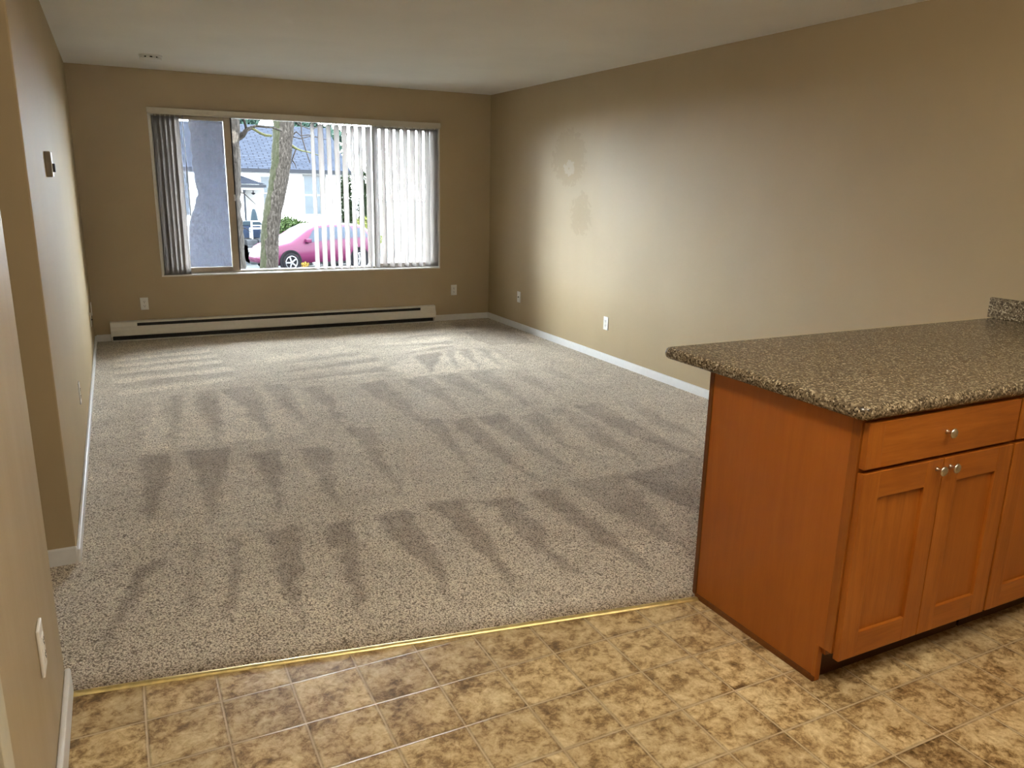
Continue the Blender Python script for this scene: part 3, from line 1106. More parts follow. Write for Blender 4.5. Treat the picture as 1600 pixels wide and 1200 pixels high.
# thermostat on the left wall
t = thing('thermostat', 'small box thermostat with side lever high on the left wall', 'thermostat', (XL, 4.285, 1.549), PI / 2)
bm = box(-0.036, 0.036, -0.024, 0.0, -0.057, 0.057, 0.003, 2)
obj('thermostat_body', bm, 'thermo', t, local=True)
obj('thermostat_cover', box(-0.033, 0.033, -0.027, -0.023, -0.054, 0.054, 0.0015, 2), 'plate', t, local=True)
obj('temperature_lever', box(-0.020, 0.020, -0.037, -0.026, -0.034, 0.004, 0.002, 2), 'dark', t, local=True)

# smoke detector
t = thing('smoke_detector', 'round white smoke detector on the ceiling near the window wall', 'smoke detector', (0.385, 7.205, H))
bm = bmesh.new()
lathe(bm, [(0.0, -0.0005), (0.086, -0.0005), (0.086, -0.010), (0.082, -0.013), (0.0, -0.013)], 40)
obj('base_plate', bm, 'plate', t, smooth=False, local=True)
bm = bmesh.new()
lathe(bm, [(0.068, -0.013), (0.068, -0.026), (0.0, -0.026)], 40)
obj('vent_ring', bm, 'dark', t, local=True)
bm = bmesh.new()
for k in range(10):
    a = 2 * PI * k / 10
    m = Matrix.Rotation(a, 4, 'Z')
    vs = bx(bm, 0.066, 0.078, -0.012, 0.012, -0.027, -0.0125)
    bmesh.ops.transform(bm, matrix=m, verts=vs)
obj('vent_posts', bm, 'plate', t, local=True)
bm = bmesh.new()
lathe(bm, [(0.080, -0.024), (0.083, -0.028), (0.080, -0.036), (0.066, -0.043), (0.030, -0.046), (0.0, -0.046)], 40)
lathe(bm, [(0.080, -0.024), (0.0, -0.024)], 40)
obj('cover', bm, 'plate', t, smooth=False, local=True)

# ------------------------------------------------------------------ kitchen peninsula
CX0, CY0, CY1 = 1.840, 1.437, 2.060          # outer face of the end panel, face frame plane, living-room side
ZB, ZT = 0.125, 0.878
DF = 1.415                                   # front plane of doors and drawers


def knob(parent, x, z):
    bm = bmesh.new()
    lathe(bm, [(0.0, 0.0), (0.0072, 0.0), (0.0064, 0.003), (0.0050, 0.006), (0.0048, 0.016), (0.0075, 0.019), (0.0145, 0.021), (0.0158, 0.0235), (0.0145, 0.0265), (0.0085, 0.0295), (0.0, 0.0305)], 28, (x, DF, z), (0, -1, 0))
    return obj('knob', bm, 'nickel', parent, smooth=True)


def door(parent, x0, x1, knob_side, seed):
    z0, z1 = 0.108, 0.714
    s, r = 0.074, 0.082
    bm = box(x0 + s - 0.004, x1 - s + 0.004, DF + 0.011, CY0 - 0.003, z0 + r - 0.004, z1 - r + 0.004)
    d = obj('cabinet_door', bm, M['wood2'] if seed % 2 else M['wood'], parent)
    for xa, xb in ((x0, x0 + s), (x1 - s, x1)):
        obj('door_stile', box(xa, xb, DF, CY0 - 0.0005, z0, z1, 0.0018), 'wood', d)
    for za, zb in ((z0, z0 + r), (z1 - r, z1)):
        obj('door_rail', box(x0 + s, x1 - s, DF + 0.0004, CY0 - 0.0008, za, zb, 0.0012), 'wood_x', d)
    kx = x1 - 0.028 if knob_side > 0 else x0 + 0.030
    knob(d, kx, z1 - 0.030)
    return d


def drawer(parent, x0, x1):
    d = obj('drawer_front', box(x0, x1, DF, CY0 - 0.0005, 0.727, 0.866, 0.0022), 'wood_x', parent)
    obj('drawer_end_strip', box(x0 - 0.0004, x0 + 0.064, DF - 0.0004, CY0 - 0.001, 0.7275, 0.8655, 0.002), 'wood', d)
    knob(d, (x0 + x1) / 2 - 0.006, 0.802)
    return d


def cabinet(x0, x1, label, ends):
    t = thing('base_cabinet', label, 'cabinet', ((x0 + x1) / 2, 1.75, 0), 0, 'base cabinets under the speckled counter')
    bm = bmesh.new()                      # carcass behind the frame
    bx(bm, x0 + 0.012, x1, CY0 + 0.030, CY1 - 0.012, 0.10, ZT - 0.002)
    obj('carcass', bm, 'wood_end', t)
    bm = bmesh.new()                      # face frame
    bx(bm, x0, x0 + 0.04, CY0, CY0 + 0.031, ZB, ZT, 0.001)
    bx(bm, x1 - 0.03, x1, CY0, CY0 + 0.031, ZB, ZT, 0.001)
    bx(bm, x0 + 0.04, x1 - 0.03, CY0 + 0.001, CY0 + 0.031, ZB, ZB + 0.035)
    bx(bm, x0 + 0.04, x1 - 0.03, CY0 + 0.001, CY0 + 0.031, 0.705, 0.740)
    bx(bm, x0 + 0.04, x1 - 0.03, CY0 + 0.001, CY0 + 0.031, ZT - 0.03, ZT)
    obj('face_frame', bm, 'wood_end', t)
    obj('toe_board', box(x0 + 0.014, x1, 1.500, 1.515, 0.0, ZB - 0.001), 'toe', t)
    if ends:
        bm = bmesh.new()                  # finished end panel with the toe notch
        out = [(1.497, 0.0005), (CY1, 0.0005), (CY1, ZT), (1.468, ZT), (1.468, ZB), (1.497, ZB)]
        extrude_profile(bm, out, 'x', x0, x0 + 0.014)
        obj('end_panel', bm, 'wood_end_panel', t)
        bm = bmesh.new()
        bx(bm, x0 - 0.004, x0 + 0.016, CY1 - 0.004, CY1 + 0.016, 0.001, ZT, 0.002)
        obj('corner_moulding', bm, 'wood_dark', t)
        obj('toe_post', box(x0 - 0.002, x0 + 0.018, 1.483, 1.499, 0.001, ZB + 0.002, 0.0015), 'wood', t)
        bm = bmesh.new()
        extrude_profile(bm, [(x0 - 0.009, 0.0005), (x0 - 0.0085, 0.006), (x0 - 0.005, 0.014), (x0, 0.017), (x0, 0.0005)], 'y', 1.485, CY1 - 0.004)
        obj('base_moulding', bm, 'wood_dark', t)
    obj('back_panel', box(x0 + 0.016, x1, CY1 - 0.012, CY1, 0.0, ZT), 'wood2', t)
    return t


A0, A1 = CX0, 2.552
c1 = cabinet(A0, A1, 'maple-stained base cabinet at the open end of the counter, with two doors', True)
drawer(c1, 1.847, 2.546)
door(c1, 1.847, 2.200, 1, 0)
door(c1, 2.204, 2.546, -1, 1)
c2 = cabinet(A1, XR, 'maple-stained base cabinet running to the right wall, cut off by the photo edge', False)
drawer(c2, 2.558, 3.160)
door(c2, 2.558, 2.857, 1, 1)
door(c2, 2.861, 3.160, -1, 0)
drawer(c2, 3.170, XR - 0.02)
door(c2, 3.170, XR - 0.02, -1, 0)


# worktop with a rolled edge, rounded free corners
def worktop():
    x0, x1, y0, y1, z0, z1 = 1.800, XR, 1.402, 2.312, ZT, 0.921
    r = 0.03
    def outline(inset):
        pts = []
        xa, ya, yb = x0 + inset, y0 + inset, y1 - inset
        rr = max(0.004, r - inset)
        for k in range(9):
            a = PI + PI / 2 * k / 8
            pts.append((xa + rr + rr * math.cos(a), ya + rr + rr * math.sin(a)))
        pts += [(x1, ya), (x1, yb)]
        for k in range(9):
            a = PI / 2 + PI / 2 * k / 8
            pts.append((xa + rr + rr * math.cos(a), yb - rr + rr * math.sin(a)))
        return pts
    bm = bmesh.new()
    zc, rz = (z0 + z1) / 2, (z1 - z0) / 2
    levels = [(0.012, z0 + 0.0005)]
    for k in range(9):
        a = -PI / 2 + PI * k / 8
        levels.append((0.017 * (1 - math.cos(a)), zc + (rz - 0.0005) * math.sin(a)))
    rings = [[bm.verts.new((x, y, z)) for x, y in outline(i)] for i, z in levels[1:]]
    for A, B in zip(rings, rings[1:]):
        n = len(A)
        for i in range(n):
            j = (i + 1) % n
            bm.faces.new((A[i], A[j], B[j], B[i]))
    bm.faces.new(rings[0][::-1])
    bm.faces.new(rings[-1])
    bmesh.ops.recalc_face_normals(bm, faces=bm.faces[:])
    o = obj('countertop', bm, 'granite')
    for p in o.data.polygons:
        p.use_smooth = len(p.vertices) == 4
    tag(o, 'dark speckled brown laminate countertop on the maple-stained base cabinets', 'countertop')
    b = obj('backsplash', box(XR - 0.022, XR - 0.0005, 0.72, 2.318, 0.9215, 1.018, 0.003, 2), 'granite')
    tag(b, 'low speckled backsplash strip standing on the counter against the right wall', 'backsplash')


worktop()
lamp = thing('ceiling_light', 'round glass globe ceiling light above the kitchen floor, behind the camera', 'light', KITCHEN_LAMP, 0, 'globe ceiling lights')
bm = bmesh.new()
lathe(bm, [(0.0, -0.001), (0.10, -0.001), (0.10, -0.02), (0.0, -0.02)], 40)
obj('lamp_base', bm, 'plate', lamp, local=True)
bm = bmesh.new()
lathe(bm, [(0.0, -0.27)] + [(0.125 * math.sin(a * PI / 16), -0.145 - 0.125 * math.cos(a * PI / 16)) for a in range(1, 16)] + [(0.0, -0.02)], 40)
obj('lamp_globe', bm, 'lamp', lamp, smooth=True, local=True)
lamp2 = move_copy(lamp, 'round glass globe ceiling light in the entry beside the short left wall', ENTRY_LAMP, 0)
for ch in lamp2.children:
    if ch.name.startswith('lamp_globe'):
        ch.data = ch.data.copy()
        ch.data.materials[0] = M['lamp_entry']


# ------------------------------------------------------------------ outside the window
GZ = -1.47
struct(obj('ground', box(-60, 90, YB + 1.0, 140, GZ - 0.3, GZ), 'ground'))
bm = bmesh.new()
d = Vector((math.cos(math.radians(18)), math.sin(math.radians(18)), 0))
nrm = Vector((-d.y, d.x, 0))
c0 = Vector((6.2, 28.1, GZ + 0.004))
q = [c0 - d * 40 - nrm * 4.0, c0 + d * 40 - nrm * 4.0, c0 + d * 40 + nrm * 1.5, c0 - d * 40 + nrm * 1.5]
vs = [bm.verts.new(p) for p in q]
up = [bm.verts.new(p + Vector((0, 0, 0.008))) for p in q]
bm.faces.new(vs[::-1])
bm.faces.new(up)
for i in range(4):
    bm.faces.new((vs[i], vs[(i + 1) % 4], up[(i + 1) % 4], up[i]))
struct(obj('street', bm, 'road'))
struct(obj('footpath', box(3.0, 5.0, 29.6, 36, GZ + 0.0, GZ + 0.016), 'road'))


# unseen slab added outside above the window to block high sky light
struct(obj('added_sky_blocker', box(XL - 2.0, XR + 0.6, YB + TW, YB + TW + 1.15, 2.46, 2.62), 'white_paint'))


# trees
def tree(label, pts, radii, mat, branches, loc):
    t = thing('tree', label, 'tree', loc, 0, 'trees in front of the window')
    bm = bmesh.new()
    # finer interpolation of the trunk line
    P, R = [], []
    for i in range(len(pts) - 1):
        for k in range(6):
            f = k / 6
            P.append(Vector(pts[i]).lerp(Vector(pts[i + 1]), f))
            R.append(radii[i] + (radii[i + 1] - radii[i]) * f)
    P.append(Vector(pts[-1]))
    R.append(radii[-1])
    tube(bm, P, R, 20, 0.05)
    obj('trunk', bm, mat, t, smooth=True)
    for bp, br, bmn in branches:
        bm = bmesh.new()
        tube(bm, bp, br, 8, 0.12)
        obj('branch', bm, bmn, t, smooth=True)
    return t


yA = 10.3
brA = [
    ([(1.42, yA, 1.98), (1.50, yA, 2.03), (1.545, yA, 2.09), (1.60, yA, 2.115), (1.66, yA, 2.14), (1.76, yA, 2.135), (1.86, yA, 2.13), (1.98, yA + 0.1, 2.10)], [0.036, 0.032, 0.027, 0.022, 0.016, 0.014, 0.012, 0.009], 'bark_plain'),
    ([(1.60, yA, 2.115), (1.64, yA, 2.095), (1.70, yA, 2.06), (1.77, yA, 2.035), (1.84, yA, 2.035)], [0.018, 0.017, 0.017, 0.018, 0.014], 'moss'),
    ([(1.545, yA, 2.09), (1.52, yA, 2.22), (1.58, yA, 2.40), (1.56, yA, 2.7)], [0.018, 0.014, 0.012, 0.008], 'bark_plain'),
    ([(1.20, yA, 3.4), (0.9, yA, 4.0), (0.6, yA + 0.3, 4.8)], [0.12, 0.09, 0.05], 'bark_plain'),
    ([(1.2, yA, 3.6), (1.6, yA, 4.3), (1.9, yA - 0.2, 5.0)], [0.10, 0.07, 0.04], 'bark_plain'),
    ([(1.40, yA, 1.36), (1.47, yA, 1.34), (1.54, yA, 1.27), (1.60, yA, 1.21)], [0.008, 0.006, 0.005, 0.003], 'twig'),
    ([(1.40, yA, 0.92), (1.46, yA, 0.92), (1.52, yA, 0.87)], [0.006, 0.005, 0.003], 'twig'),
]
tree('thick grey tree close outside the left pane, seen through the insect screen', [(1.08, yA, GZ), (1.09, yA, -0.4), (1.10, yA, 0.4), (1.13, yA, 0.95), (1.185, yA, 1.3), (1.175, yA, 1.6), (1.18, yA, 2.1), (1.20, yA, 3.4), (1.2, yA, 3.7)],
     [0.46, 0.36, 0.34, 0.30, 0.245, 0.265, 0.285, 0.27, 0.2], 'bark_plain', brA, (1.16, yA, GZ))
yB = 16.0
brB = [
    ([(3.20, yB, 2.18), (3.28, yB, 2.13), (3.34, yB, 2.10), (3.42, yB, 2.075), (3.53, yB, 2.06), (3.75, yB, 2.0)], [0.030, 0.026, 0.020, 0.014, 0.012, 0.008], 'moss'),
    ([(3.31, yB, 2.12), (3.25, yB, 1.98), (3.22, yB, 1.90), (3.27, yB, 1.82), (3.29, yB, 1.74)], [0.012, 0.013, 0.014, 0.010, 0.006], 'twig'),
    ([(3.22, yB, 1.90), (3.19, yB, 1.83)], [0.009, 0.005], 'twig'),
    ([(3.45, yB, 2.95), (3.42, yB, 2.6), (3.42, yB, 2.35), (3.46, yB, 2.20), (3.52, yB, 1.98), (3.56, yB, 1.85)], [0.016, 0.014, 0.013, 0.012, 0.010, 0.008], 'twig'),
    ([(3.25, yB, 2.36), (3.32, yB, 2.43), (3.40, yB, 2.36), (3.55, yB, 2.38), (3.75, yB, 2.34)], [0.014, 0.013, 0.011, 0.009, 0.006], 'twig'),
    ([(3.26, yB, 2.33), (3.40, yB, 2.30), (3.6, yB, 2.36), (3.95, yB, 2.30)], [0.010, 0.009, 0.009, 0.006], 'twig'),
    ([(3.28, yB, 2.66), (3.4, yB, 2.55), (3.62, yB, 2.48), (3.9, yB, 2.60)], [0.014, 0.011, 0.009, 0.006], 'twig'),
    ([(3.2, yB, 4.2), (3.7, yB, 4.9), (4.1, yB, 5.8)], [0.11, 0.08, 0.04], 'bark'),
    ([(3.1, yB, 4.2), (2.7, yB, 5.0), (2.3, yB, 6.0)], [0.11, 0.08, 0.04], 'bark'),
]
tree('leaning mossy tree trunk in the middle of the window, in front of the red car', [(2.60, yB, GZ), (2.63, yB, -0.7), (2.670, yB, -0.18), (2.715, yB, 0.45), (2.800, yB, 0.93), (2.900, yB, 1.30), (3.000, yB, 1.80), (3.06, yB, 2.30), (3.10, yB, 2.68), (3.15, yB, 3.5), (3.15, yB, 4.4)],
     [0.27, 0.20, 0.175, 0.170, 0.172, 0.176, 0.186, 0.19, 0.195, 0.19, 0.15], 'bark', brB, (2.6, yB, GZ))


# white house across the street
def house():
    y0 = 36.0
    t = thing('house', 'white house with blue-grey shingle roof across the street', 'house', (5.0, y0, GZ))
    x0, x1, ze = 0.2, 9.75, 2.0
    obj('house_wall', box(x0, x1 - 0.25, y0, y0 + 8, GZ, ze - 0.02), 'siding', t)
    # roof: two slopes, front one in view
    bm = bmesh.new()
    uv = bm.loops.layers.uv.new('UVMap')
    ridge_y, ridge_z = y0 + 3.9, 4.05
    ev_y = y0 - 0.35

    def slope(ya, za, yb, zb):
        th = Vector((0, 0, -0.12))
        P = [Vector((x0 - 0.3, ya, za)), Vector((x1, ya, za)), Vector((x1, yb, zb)), Vector((x0 - 0.3, yb, zb))]
        T = [bm.verts.new(p) for p in P]
        B = [bm.verts.new(p + th) for p in P]
        L = math.hypot(yb - ya, zb - za)
        f = bm.faces.new(T)
        for lp, u in zip(f.loops, ((0, 0), (x1 - x0, 0), (x1 - x0, L), (0, L))):
            lp[uv].uv = u
        bm.faces.new(B[::-1])
        for i in range(4):
            bm.faces.new((T[i], B[i], B[(i + 1) % 4], T[(i + 1) % 4]))
    slope(ev_y, ze, ridge_y, ridge_z)
    slope(y0 + 8.15, ze, ridge_y, ridge_z)
    r = obj('roof', bm, 'shingle', t)
    obj('roof_vent', box(5.25, 5.62, y0 + 2.9, y0 + 3.2, 3.35, 3.66), 'fascia', r)
    obj('gutter', box(x0 - 0.3, x1, ev_y - 0.09, ev_y, ze - 0.15, ze - 0.01), 'fascia', t)
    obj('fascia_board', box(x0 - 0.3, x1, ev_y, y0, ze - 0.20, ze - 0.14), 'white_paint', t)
    bm = bmesh.new()
    extrude_profile(bm, [(y0, ze - 0.1), (y0 + 7.8, ze - 0.1), (ridge_y, ridge_z - 0.14)], 'x', x1 - 0.4, x1 - 0.25)
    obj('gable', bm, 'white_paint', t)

    def win(xa, xb, za, zb):
        bm = bmesh.new()
        f = 0.06
        bx(bm, xa - f, xb + f, y0 - 0.05, y0 - 0.005, zb, zb + f)
        bx(bm, xa - f, xb + f, y0 - 0.05, y0 - 0.005, za - f, za)
        bx(bm, xa - f, xa, y0 - 0.05, y0 - 0.005, za, zb)
        bx(bm, xb, xb + f, y0 - 0.05, y0 - 0.005, za, zb)
        zm = (za + zb) / 2
        bx(bm, xa, xb, y0 - 0.045, y0 - 0.005, zm - 0.03, zm + 0.03)
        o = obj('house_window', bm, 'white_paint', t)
        obj('pane', box(xa, xb, y0 - 0.025, y0 - 0.012, za, zb), 'house_glass', o)
    win(7.70, 8.62, 0.10, 1.74)
    win(5.86, 6.45, 0.30, 1.66)
    win(2.0, 2.9, 0.1, 1.7)
    # door under a little roof on posts
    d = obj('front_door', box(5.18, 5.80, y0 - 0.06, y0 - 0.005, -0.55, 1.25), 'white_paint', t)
    bm = bmesh.new()
    for k in range(4):
        bx(bm, 5.26, 5.72, y0 - 0.07, y0 - 0.055, -0.42 + k * 0.42, -0.08 + k * 0.42, 0.004)
    obj('door_panels', bm, 'white_paint', d)
    bm = bmesh.new()
    uv = bm.loops.layers.uv.new('UVMap')
    py0, py1 = 34.4, y0
    k = py0 / y0
    A = [(3.4, py0, 1.36), (5.78, py0, 1.36), (4.6, py1, 1.86), (3.4, py1, 1.86)]
    B = [(5.78, py0, 1.36), (5.96, py1, 1.38), (4.6, py1, 1.86)]
    for P in (A, B):
        vs = [bm.verts.new(p) for p in P]
        f = bm.faces.new(vs)
        for lp, p in zip(f.loops, P):
            lp[uv].uv = (p[0], p[1] * 1.05)
    bmesh.ops.solidify(bm, geom=bm.faces[:], thickness=0.06)
    pr = obj('porch_roof', bm, 'shingle', t)
    obj('porch_fascia', box(3.4, 5.80, py0 - 0.05, py0 + 0.03, 1.23, 1.34), 'fascia', pr)
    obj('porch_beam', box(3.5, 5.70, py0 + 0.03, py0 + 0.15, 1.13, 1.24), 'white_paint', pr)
    for x in (3.6, 4.93, 5.66):
        bm = bmesh.new()
        lathe(bm, [(0.0, -0.55), (0.06, -0.55), (0.06, -0.4), (0.04, -0.35), (0.04, 1.0), (0.06, 1.05), (0.06, 1.15), (0.0, 1.15)], 12, (x, py0 + 0.1, 0))
        obj('porch_post', bm, 'white_paint' if x > 5 else 'fascia', pr)
    obj('porch_floor', box(3.3, 6.0, 34.2, y0, GZ, -0.56), 'stone', t)
    # hanging lamp between the posts
    bm = bmesh.new()
    lathe(bm, [(0.0, 1.10), (0.02, 1.10), (0.02, 1.02), (0.10, 0.98), (0.03, 0.93), (0.0, 0.92)], 10, (5.35, py0 + 0.5, 0))
    obj('porch_lamp', bm, 'fascia', pr)


house()

# things in front of the porch
o = thing('storage_bin', 'blue-grey lidded bin standing by the porch steps', 'bin', (4.59, 31.2, -0.588))
bm = bmesh.new()
extrude_profile(bm, [(4.34, -0.588), (4.90, -0.588), (4.94, -0.12), (4.26, -0.12)], 'y', 31.0, 31.5)
obj('bin_body', bm, 'bin', o)
bm = bmesh.new()
extrude_profile(bm, [(4.22, -0.12), (4.98, -0.12), (4.98, -0.07), (4.90, 0.02), (4.36, 0.02), (4.22, -0.07)], 'y', 30.96, 31.55)
obj('bin_lid', bm, 'parasol', o)
o = thing('folded_parasol', 'folded slate-coloured parasol standing behind the bin', 'parasol', (4.86, 31.85, -0.588))
bm = bmesh.new()
lathe(bm, [(0.0, 0.0), (0.15, 0.02), (0.15, 0.10), (0.02, 0.12), (0.02, 0.5)], 12, (4.86, 31.85, -0.588))
obj('parasol_foot', bm, 'stone', o)
bm = bmesh.new()
lathe(bm, [(0.02, 0.42), (0.15, 0.45), (0.14, 0.62), (0.09, 0.9), (0.05, 1.02), (0.0, 1.04)], 12, (4.86, 31.85, -0.588))
obj('parasol_cloth', bm, 'parasol', o)
o = thing('garden_chair', 'white garden chair standing in front of the blue-grey bin', 'chair', (4.72, 30.5, -0.588))
bm = bmesh.new()
bx(bm, 4.50, 5.0, 30.3, 30.8, -0.24, -0.20, 0.01)
obj('seat', bm, 'plastic_white', o)
bm = bmesh.new()
bx(bm, 4.50, 4.98, 30.28, 30.32, 0.03, 0.08, 0.01)
bx(bm, 4.50, 4.98, 30.28, 30.32, -0.12, -0.08, 0.01)
obj('backrest', bm, 'plastic_white', o)
for x, y, top in ((4.52, 30.32, 0.06), (4.96, 30.32, 0.06), (4.52, 30.76, -0.2), (4.96, 30.76, -0.2)):
    obj('leg', box(x - 0.03, x + 0.03, y - 0.03, y + 0.03, -0.588, top, 0.005), 'plastic_white', o)
o = thing('stone_steps', 'grey stone steps leading up to the porch', 'steps', (4.6, 30.2, GZ))
for k in range(4):
    bm = bmesh.new()
    x = 4.32
    while x < 5.3:
        w = random.uniform(0.25, 0.5)
        bx(bm, x, x + w - 0.02, 29.75 + 0.12 * k + random.uniform(0, 0.06), 34.15, GZ + 0.016, GZ + 0.22 * (k + 1) - random.uniform(0, 0.04), 0.02)
        x += w
    obj('step', bm, 'stone', o)


def bush(name, label, cat, centers, mat, n, leaf, loc, group=None, stem=True):
    t = thing(name, label, cat, loc, 0, group)
    bm = bmesh.new()
    for c, s in centers:
        leaves(bm, c, s, n, leaf)
    obj('foliage', bm, mat, t)
    if stem:
        bm = bmesh.new()
        for c, s in centers:
            tube(bm, [(c[0], c[1], loc[2]), (c[0], c[1], c[2])], [0.04, 0.02], 6)
        obj('stem', bm, 'twig', t)
    return t


bush('shrub', 'bushy green shrub by the house wall behind the red car', 'shrub', [((6.45, 33.4, -0.50), (0.60, 0.6, 0.62)), ((6.95, 33.2, -0.6), (0.5, 0.5, 0.55))], 'bush', 3000, 0.13, (6.6, 33.3, GZ), 'garden shrubs')
bush('shrub', 'low green hedge shrub along the house wall, behind the blind slats', 'shrub', [((8.25 + i * 0.65, 33.3, -0.75), (0.55, 0.38, 0.60)) for i in range(3)], 'bush', 900, 0.12, (8.6, 33.3, GZ), 'garden shrubs')
bush('shrub', 'pale green shrub left of the stone steps', 'shrub', [((3.90, 30.6, -0.75), (0.30, 0.5, 0.70)), ((3.7, 31.2, -0.5), (0.4, 0.4, 0.85))], 'bush', 900, 0.11, (3.85, 30.8, GZ), 'garden shrubs')
bush('shrub', 'small yellow-green shrub behind the car tail, between blind slats', 'shrub', [((9.35, 32.4, -0.30), (0.45, 0.4, 0.45)), ((9.5, 32.2, -0.8), (0.6, 0.4, 0.5))], 'lime', 900, 0.10, (9.4, 32.3, GZ), 'garden shrubs')
for i, (x, h, lab) in enumerate(((9.3, 3.5, 'dark conical cypress at the corner of the white house'), (10.15, 3.7, 'dark cypress second from the white house corner, behind the slats'))):
    bush('cypress', lab, 'tree', [((x, 34.9, GZ + h * (0.18 + 0.16 * k)), (0.42 - 0.035 * k, 0.40, h * 0.16)) for k in range(5)], 'hedge', 900, 0.12, (x, 34.9, GZ), 'cypresses beside the house')
for i, (x, y, s, zc, lab) in enumerate(((7.6, 53, 1.7, 5.2, 'tall evergreen behind the house roof, at the left'), (10.6, 50, 1.4, 5.0, 'evergreen rising behind the house roof, beside the leaning trunk'), (12.5, 54, 2.4, 4.4, 'evergreen far right of the house behind the blind'))):
    t = thing('evergreen', lab, 'tree', (x, y, GZ), 0, 'evergreens behind the house')
    bm = bmesh.new()
    for k in range(7):
        leaves(bm, (x + random.uniform(-1, 1) * s * 0.6, y + random.uniform(-1, 1), zc + random.uniform(-1.6, 1.8)), (s * 0.5, s * 0.5, 0.8), 260, 0.42)
    obj('foliage', bm, 'conifer', t)
    bm = bmesh.new()
    tube(bm, [(x, y, GZ), (x, y, zc), (x, y, zc + 2.4)], [0.3, 0.2, 0.06], 8)
    obj('trunk', bm, 'twig', t)

# flowers on the near verge
for i, (x, y, lab) in enumerate(((5.40, 25.6, 'tuft of yellow flowers in front of the red car'), (5.80, 25.7, 'pale second flower tuft right of the yellow one, before the car'))):
    t = thing('flower_tuft', lab, 'flowers', (x, y, GZ), 0, 'flowers before the car')
    bm = bmesh.new()
    leaves(bm, (x, y, GZ + 0.15), (0.15, 0.12, 0.16), 160, 0.10)
    obj('leaves', bm, 'bush', t)
    bm = bmesh.new()
    leaves(bm, (x, y, GZ + 0.36), (0.14, 0.10, 0.10), 110, 0.075)
    obj('petals', bm, 'petal' if i == 0 else 'plastic_white', t)


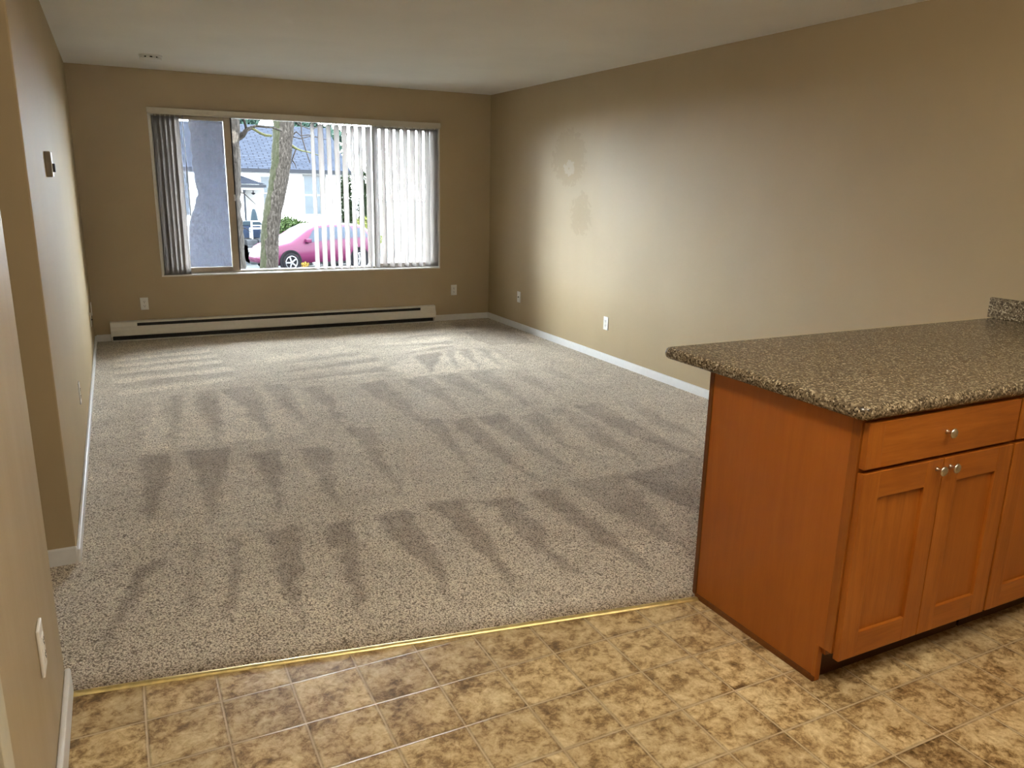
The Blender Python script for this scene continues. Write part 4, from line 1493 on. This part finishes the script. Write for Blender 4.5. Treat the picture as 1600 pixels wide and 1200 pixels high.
# ------------------------------------------------------------------ parked car (x forward = towards its nose)
def car():
    L = 4.45
    rot = math.radians(18) + PI           # nose points left
    t = thing('car', 'red compact car parked on the street, nose to the left behind the tree', 'car', (6.25, 28.05, GZ + 0.016), rot)

    def lerp(tab, x):
        for (xa, a), (xb, b) in zip(tab, tab[1:]):
            if x <= xb:
                f = (x - xa) / (xb - xa)
                f = f * f * (3 - 2 * f) if False else f
                return a + (b - a) * f
        return tab[-1][1]
    h = L / 2
    top = [(-h, 0.62), (-h + 0.05, 0.86), (-h + 0.12, 1.02), (-h + 0.30, 1.30), (-h + 0.55, 1.48), (-1.0, 1.545), (-0.3, 1.57), (0.2, 1.53), (0.55, 1.40), (0.95, 1.17), (1.28, 0.99), (1.7, 0.90), (2.0, 0.78), (h - 0.04, 0.60), (h, 0.52)]
    belt = [(-h, 0.60), (-h + 0.12, 1.00), (-1.2, 1.02), (0.0, 0.96), (0.9, 0.90), (1.28, 0.885), (1.7, 0.82), (2.0, 0.70), (h, 0.48)]
    halfw = [(-h, 0.60), (-h + 0.15, 0.78), (-1.5, 0.855), (0, 0.87), (1.2, 0.86), (1.8, 0.80), (2.05, 0.68), (h, 0.48)]
    roofw = [(-h, 0.55), (-h + 0.3, 0.60), (-1.0, 0.62), (0.2, 0.63), (0.6, 0.66), (1.28, 0.74), (1.8, 0.66), (h, 0.40)]
    sill = [(-h, 0.36), (-1.9, 0.24), (-1.5, 0.20), (1.5, 0.20), (1.95, 0.22), (h, 0.30)]

    def ring(x):
        zs, zb, zt = lerp(sill, x), lerp(belt, x), lerp(top, x)
        w, wr = lerp(halfw, x), lerp(roofw, x)
        zt = max(zt, zb + 0.01)
        cabin = zt - zb
        wt = wr if cabin > 0.12 else w * 0.86
        pts = [(w * 0.80, zs), (w * 0.95, zs + 0.06), (w, zs + (zb - zs) * 0.45), (w * 0.985, zs + (zb - zs) * 0.8), (w * 0.955, zb),
               (wt + (w * 0.955 - wt) * 0.5, zb + cabin * 0.5), (wt, zb + cabin * 0.86), (wt * 0.88, zb + cabin * 0.96), (wt * 0.5, zt), (0, zt + 0.008)]
        return [Vector((x, y, z)) for y, z in pts] + [Vector((x, -y, z)) for y, z in pts[-2::-1]]
    xs = [-h + 0.0] + [-h + 0.03, -h + 0.08, -h + 0.15] + [-h + 0.15 + (L - 0.25) * i / 44 for i in range(1, 45)] + [h - 0.05, h]
    bm = bmesh.new()
    R = [[bm.verts.new(p) for p in ring(x)] for x in xs]
    for A, B in zip(R, R[1:]):
        for i in range(len(A) - 1):
            bm.faces.new((A[i], A[i + 1], B[i + 1], B[i]))
        bm.faces.new((A[-1], A[0], B[0], B[-1]))
    bm.faces.new(R[0])
    bm.faces.new(R[-1][::-1])
    bmesh.ops.recalc_face_normals(bm, faces=bm.faces[:])
    body = obj('car_body', bm, 'car', t, smooth=True, local=True)

    def side_panel(name, mat, x0, x1, f0, f1, side, parent, off=0.012, slant0=0.0, slant1=0.0):
        """patch lying on the body side between belt fraction f0 and f1 of the cabin"""
        bm = bmesh.new()
        n, m = 10, 4
        G = []
        for j in range(m + 1):
            row = []
            f = f0 + (f1 - f0) * j / m
            for i in range(n + 1):
                xa, xb = x0 + slant0 * j / m, x1 + slant1 * j / m
                x = xa + (xb - xa) * i / n
                zb, zt = lerp(belt, x), lerp(top, x)
                w, wr = lerp(halfw, x), lerp(roofw, x)
                c = zt - zb
                wt = wr if c > 0.12 else w * 0.86
                y = w * 0.955 + (wt - w * 0.955) * (f if f < 0.5 else 0.5 + (f - 0.5) / 0.72)
                row.append(bm.verts.new((x, side * (y + off), zb + c * f)))
            G.append(row)
        for j in range(m):
            for i in range(n):
                bm.faces.new((G[j][i], G[j][i + 1], G[j + 1][i + 1], G[j + 1][i]))
        bmesh.ops.recalc_face_normals(bm, faces=bm.faces[:])
        bmesh.ops.solidify(bm, geom=bm.faces[:], thickness=0.006)
        return obj(name, bm, mat, parent)
    for s in (-1, 1):
        side_panel('side_window', 'car_glass', -0.25, 0.83, 0.08, 0.80, s, body, slant1=-0.42)
        side_panel('side_window', 'car_glass', -1.16, -0.32, 0.08, 0.80, s, body, slant0=0.02)
        side_panel('side_window', 'car_glass', -1.84, -1.24, 0.10, 0.76, s, body, slant0=0.22, slant1=0.03)
        bm = bmesh.new()
        bx(bm, 0.62, 0.80, s * 0.86 - 0.10, s * 0.86 + 0.10, 0.95, 1.08, 0.035, 3)
        obj('side_mirror', bm, 'car', t, local=True)
        bm = bmesh.new()
        bx(bm, 1.86, 2.12, s * 0.62 - 0.09, s * 0.62 + 0.09, 0.58, 0.72, 0.04, 3)
        obj('headlight', bm, 'lamp_lens', t, local=True)
        bm = bmesh.new()
        bx(bm, -h - 0.005, -h + 0.2, s * 0.66 - 0.10, s * 0.66 + 0.10, 0.80, 1.05, 0.03, 3)
        obj('tail_light', bm, 'car', t, local=True)
        bm = bmesh.new()
        bx(bm, -1.02, 1.02, s * 0.835 - 0.04, s * 0.835 + 0.04, 0.185, 0.27, 0.02, 2)
        obj('sill_strip', bm, 'tyre', t, local=True)
    # windscreen and rear window lie on the loft
    for nm, xa, xb in (('windscreen', 0.36, 1.20), ('rear_window', -h + 0.14, -h + 0.46)):
        bm = bmesh.new()
        n = 8
        G = []
        for j in range(n + 1):
            x = xa + (xb - xa) * j / n
            zt, wr = lerp(top, x), lerp(roofw, x)
            G.append([bm.verts.new((x + 0.006 * (1 if xa > 0 else -1), wr * 0.84 * u, zt + 0.012 - 0.03 * u * u)) for u in (-1, -0.5, 0, 0.5, 1)])
        for A, B in zip(G, G[1:]):
            for i in range(4):
                bm.faces.new((A[i], A[i + 1], B[i + 1], B[i]))
        bmesh.ops.recalc_face_normals(bm, faces=bm.faces[:])
        bmesh.ops.solidify(bm, geom=bm.faces[:], thickness=0.006)
        obj(nm, bm, 'car_glass', t, local=True)
    for x in (-1.33, 1.38):
        for s in (-1, 1):
            y = s * 0.80
            ax = (0, s, 0)
            bm = bmesh.new()                                   # dark wheel arch
            lathe(bm, [(0.30, 0.055), (0.375, 0.075), (0.395, 0.070), (0.395, 0.0), (0.30, 0.0), (0.30, 0.055)], 30, (x, y, 0.335), ax)
            obj('wheel_arch', bm, 'tyre', t, local=True)
            bm = bmesh.new()
            lathe(bm, [(0.0, -0.1), (0.30, -0.1), (0.316, -0.06), (0.316, 0.06), (0.298, 0.085), (0.225, 0.090), (0.215, 0.06), (0.0, 0.06)], 32, (x, y, 0.316), ax)
            wheel = obj('wheel', bm, 'tyre', t, local=True)
            bm = bmesh.new()
            lathe(bm, [(0.232, 0.088), (0.205, 0.094), (0.195, 0.080), (0.195, 0.062), (0.232, 0.062), (0.232, 0.088)], 32, (x, y, 0.316), ax)
            lathe(bm, [(0.0, 0.092), (0.045, 0.088), (0.055, 0.062)], 16, (x, y, 0.316), ax)
            for k in range(5):
                a = 2 * PI * k / 5 + 0.3
                m = Matrix.Translation((x, y, 0.316)) @ Matrix.Rotation(a, 4, 'Y')
                vs = bx(bm, -0.026, 0.026, s * 0.064, s * 0.086, 0.03, 0.21)
                bmesh.ops.transform(bm, matrix=m, verts=vs)
            obj('wheel_rim', bm, 'rim', wheel)


car()
bpy.context.view_layer.update()
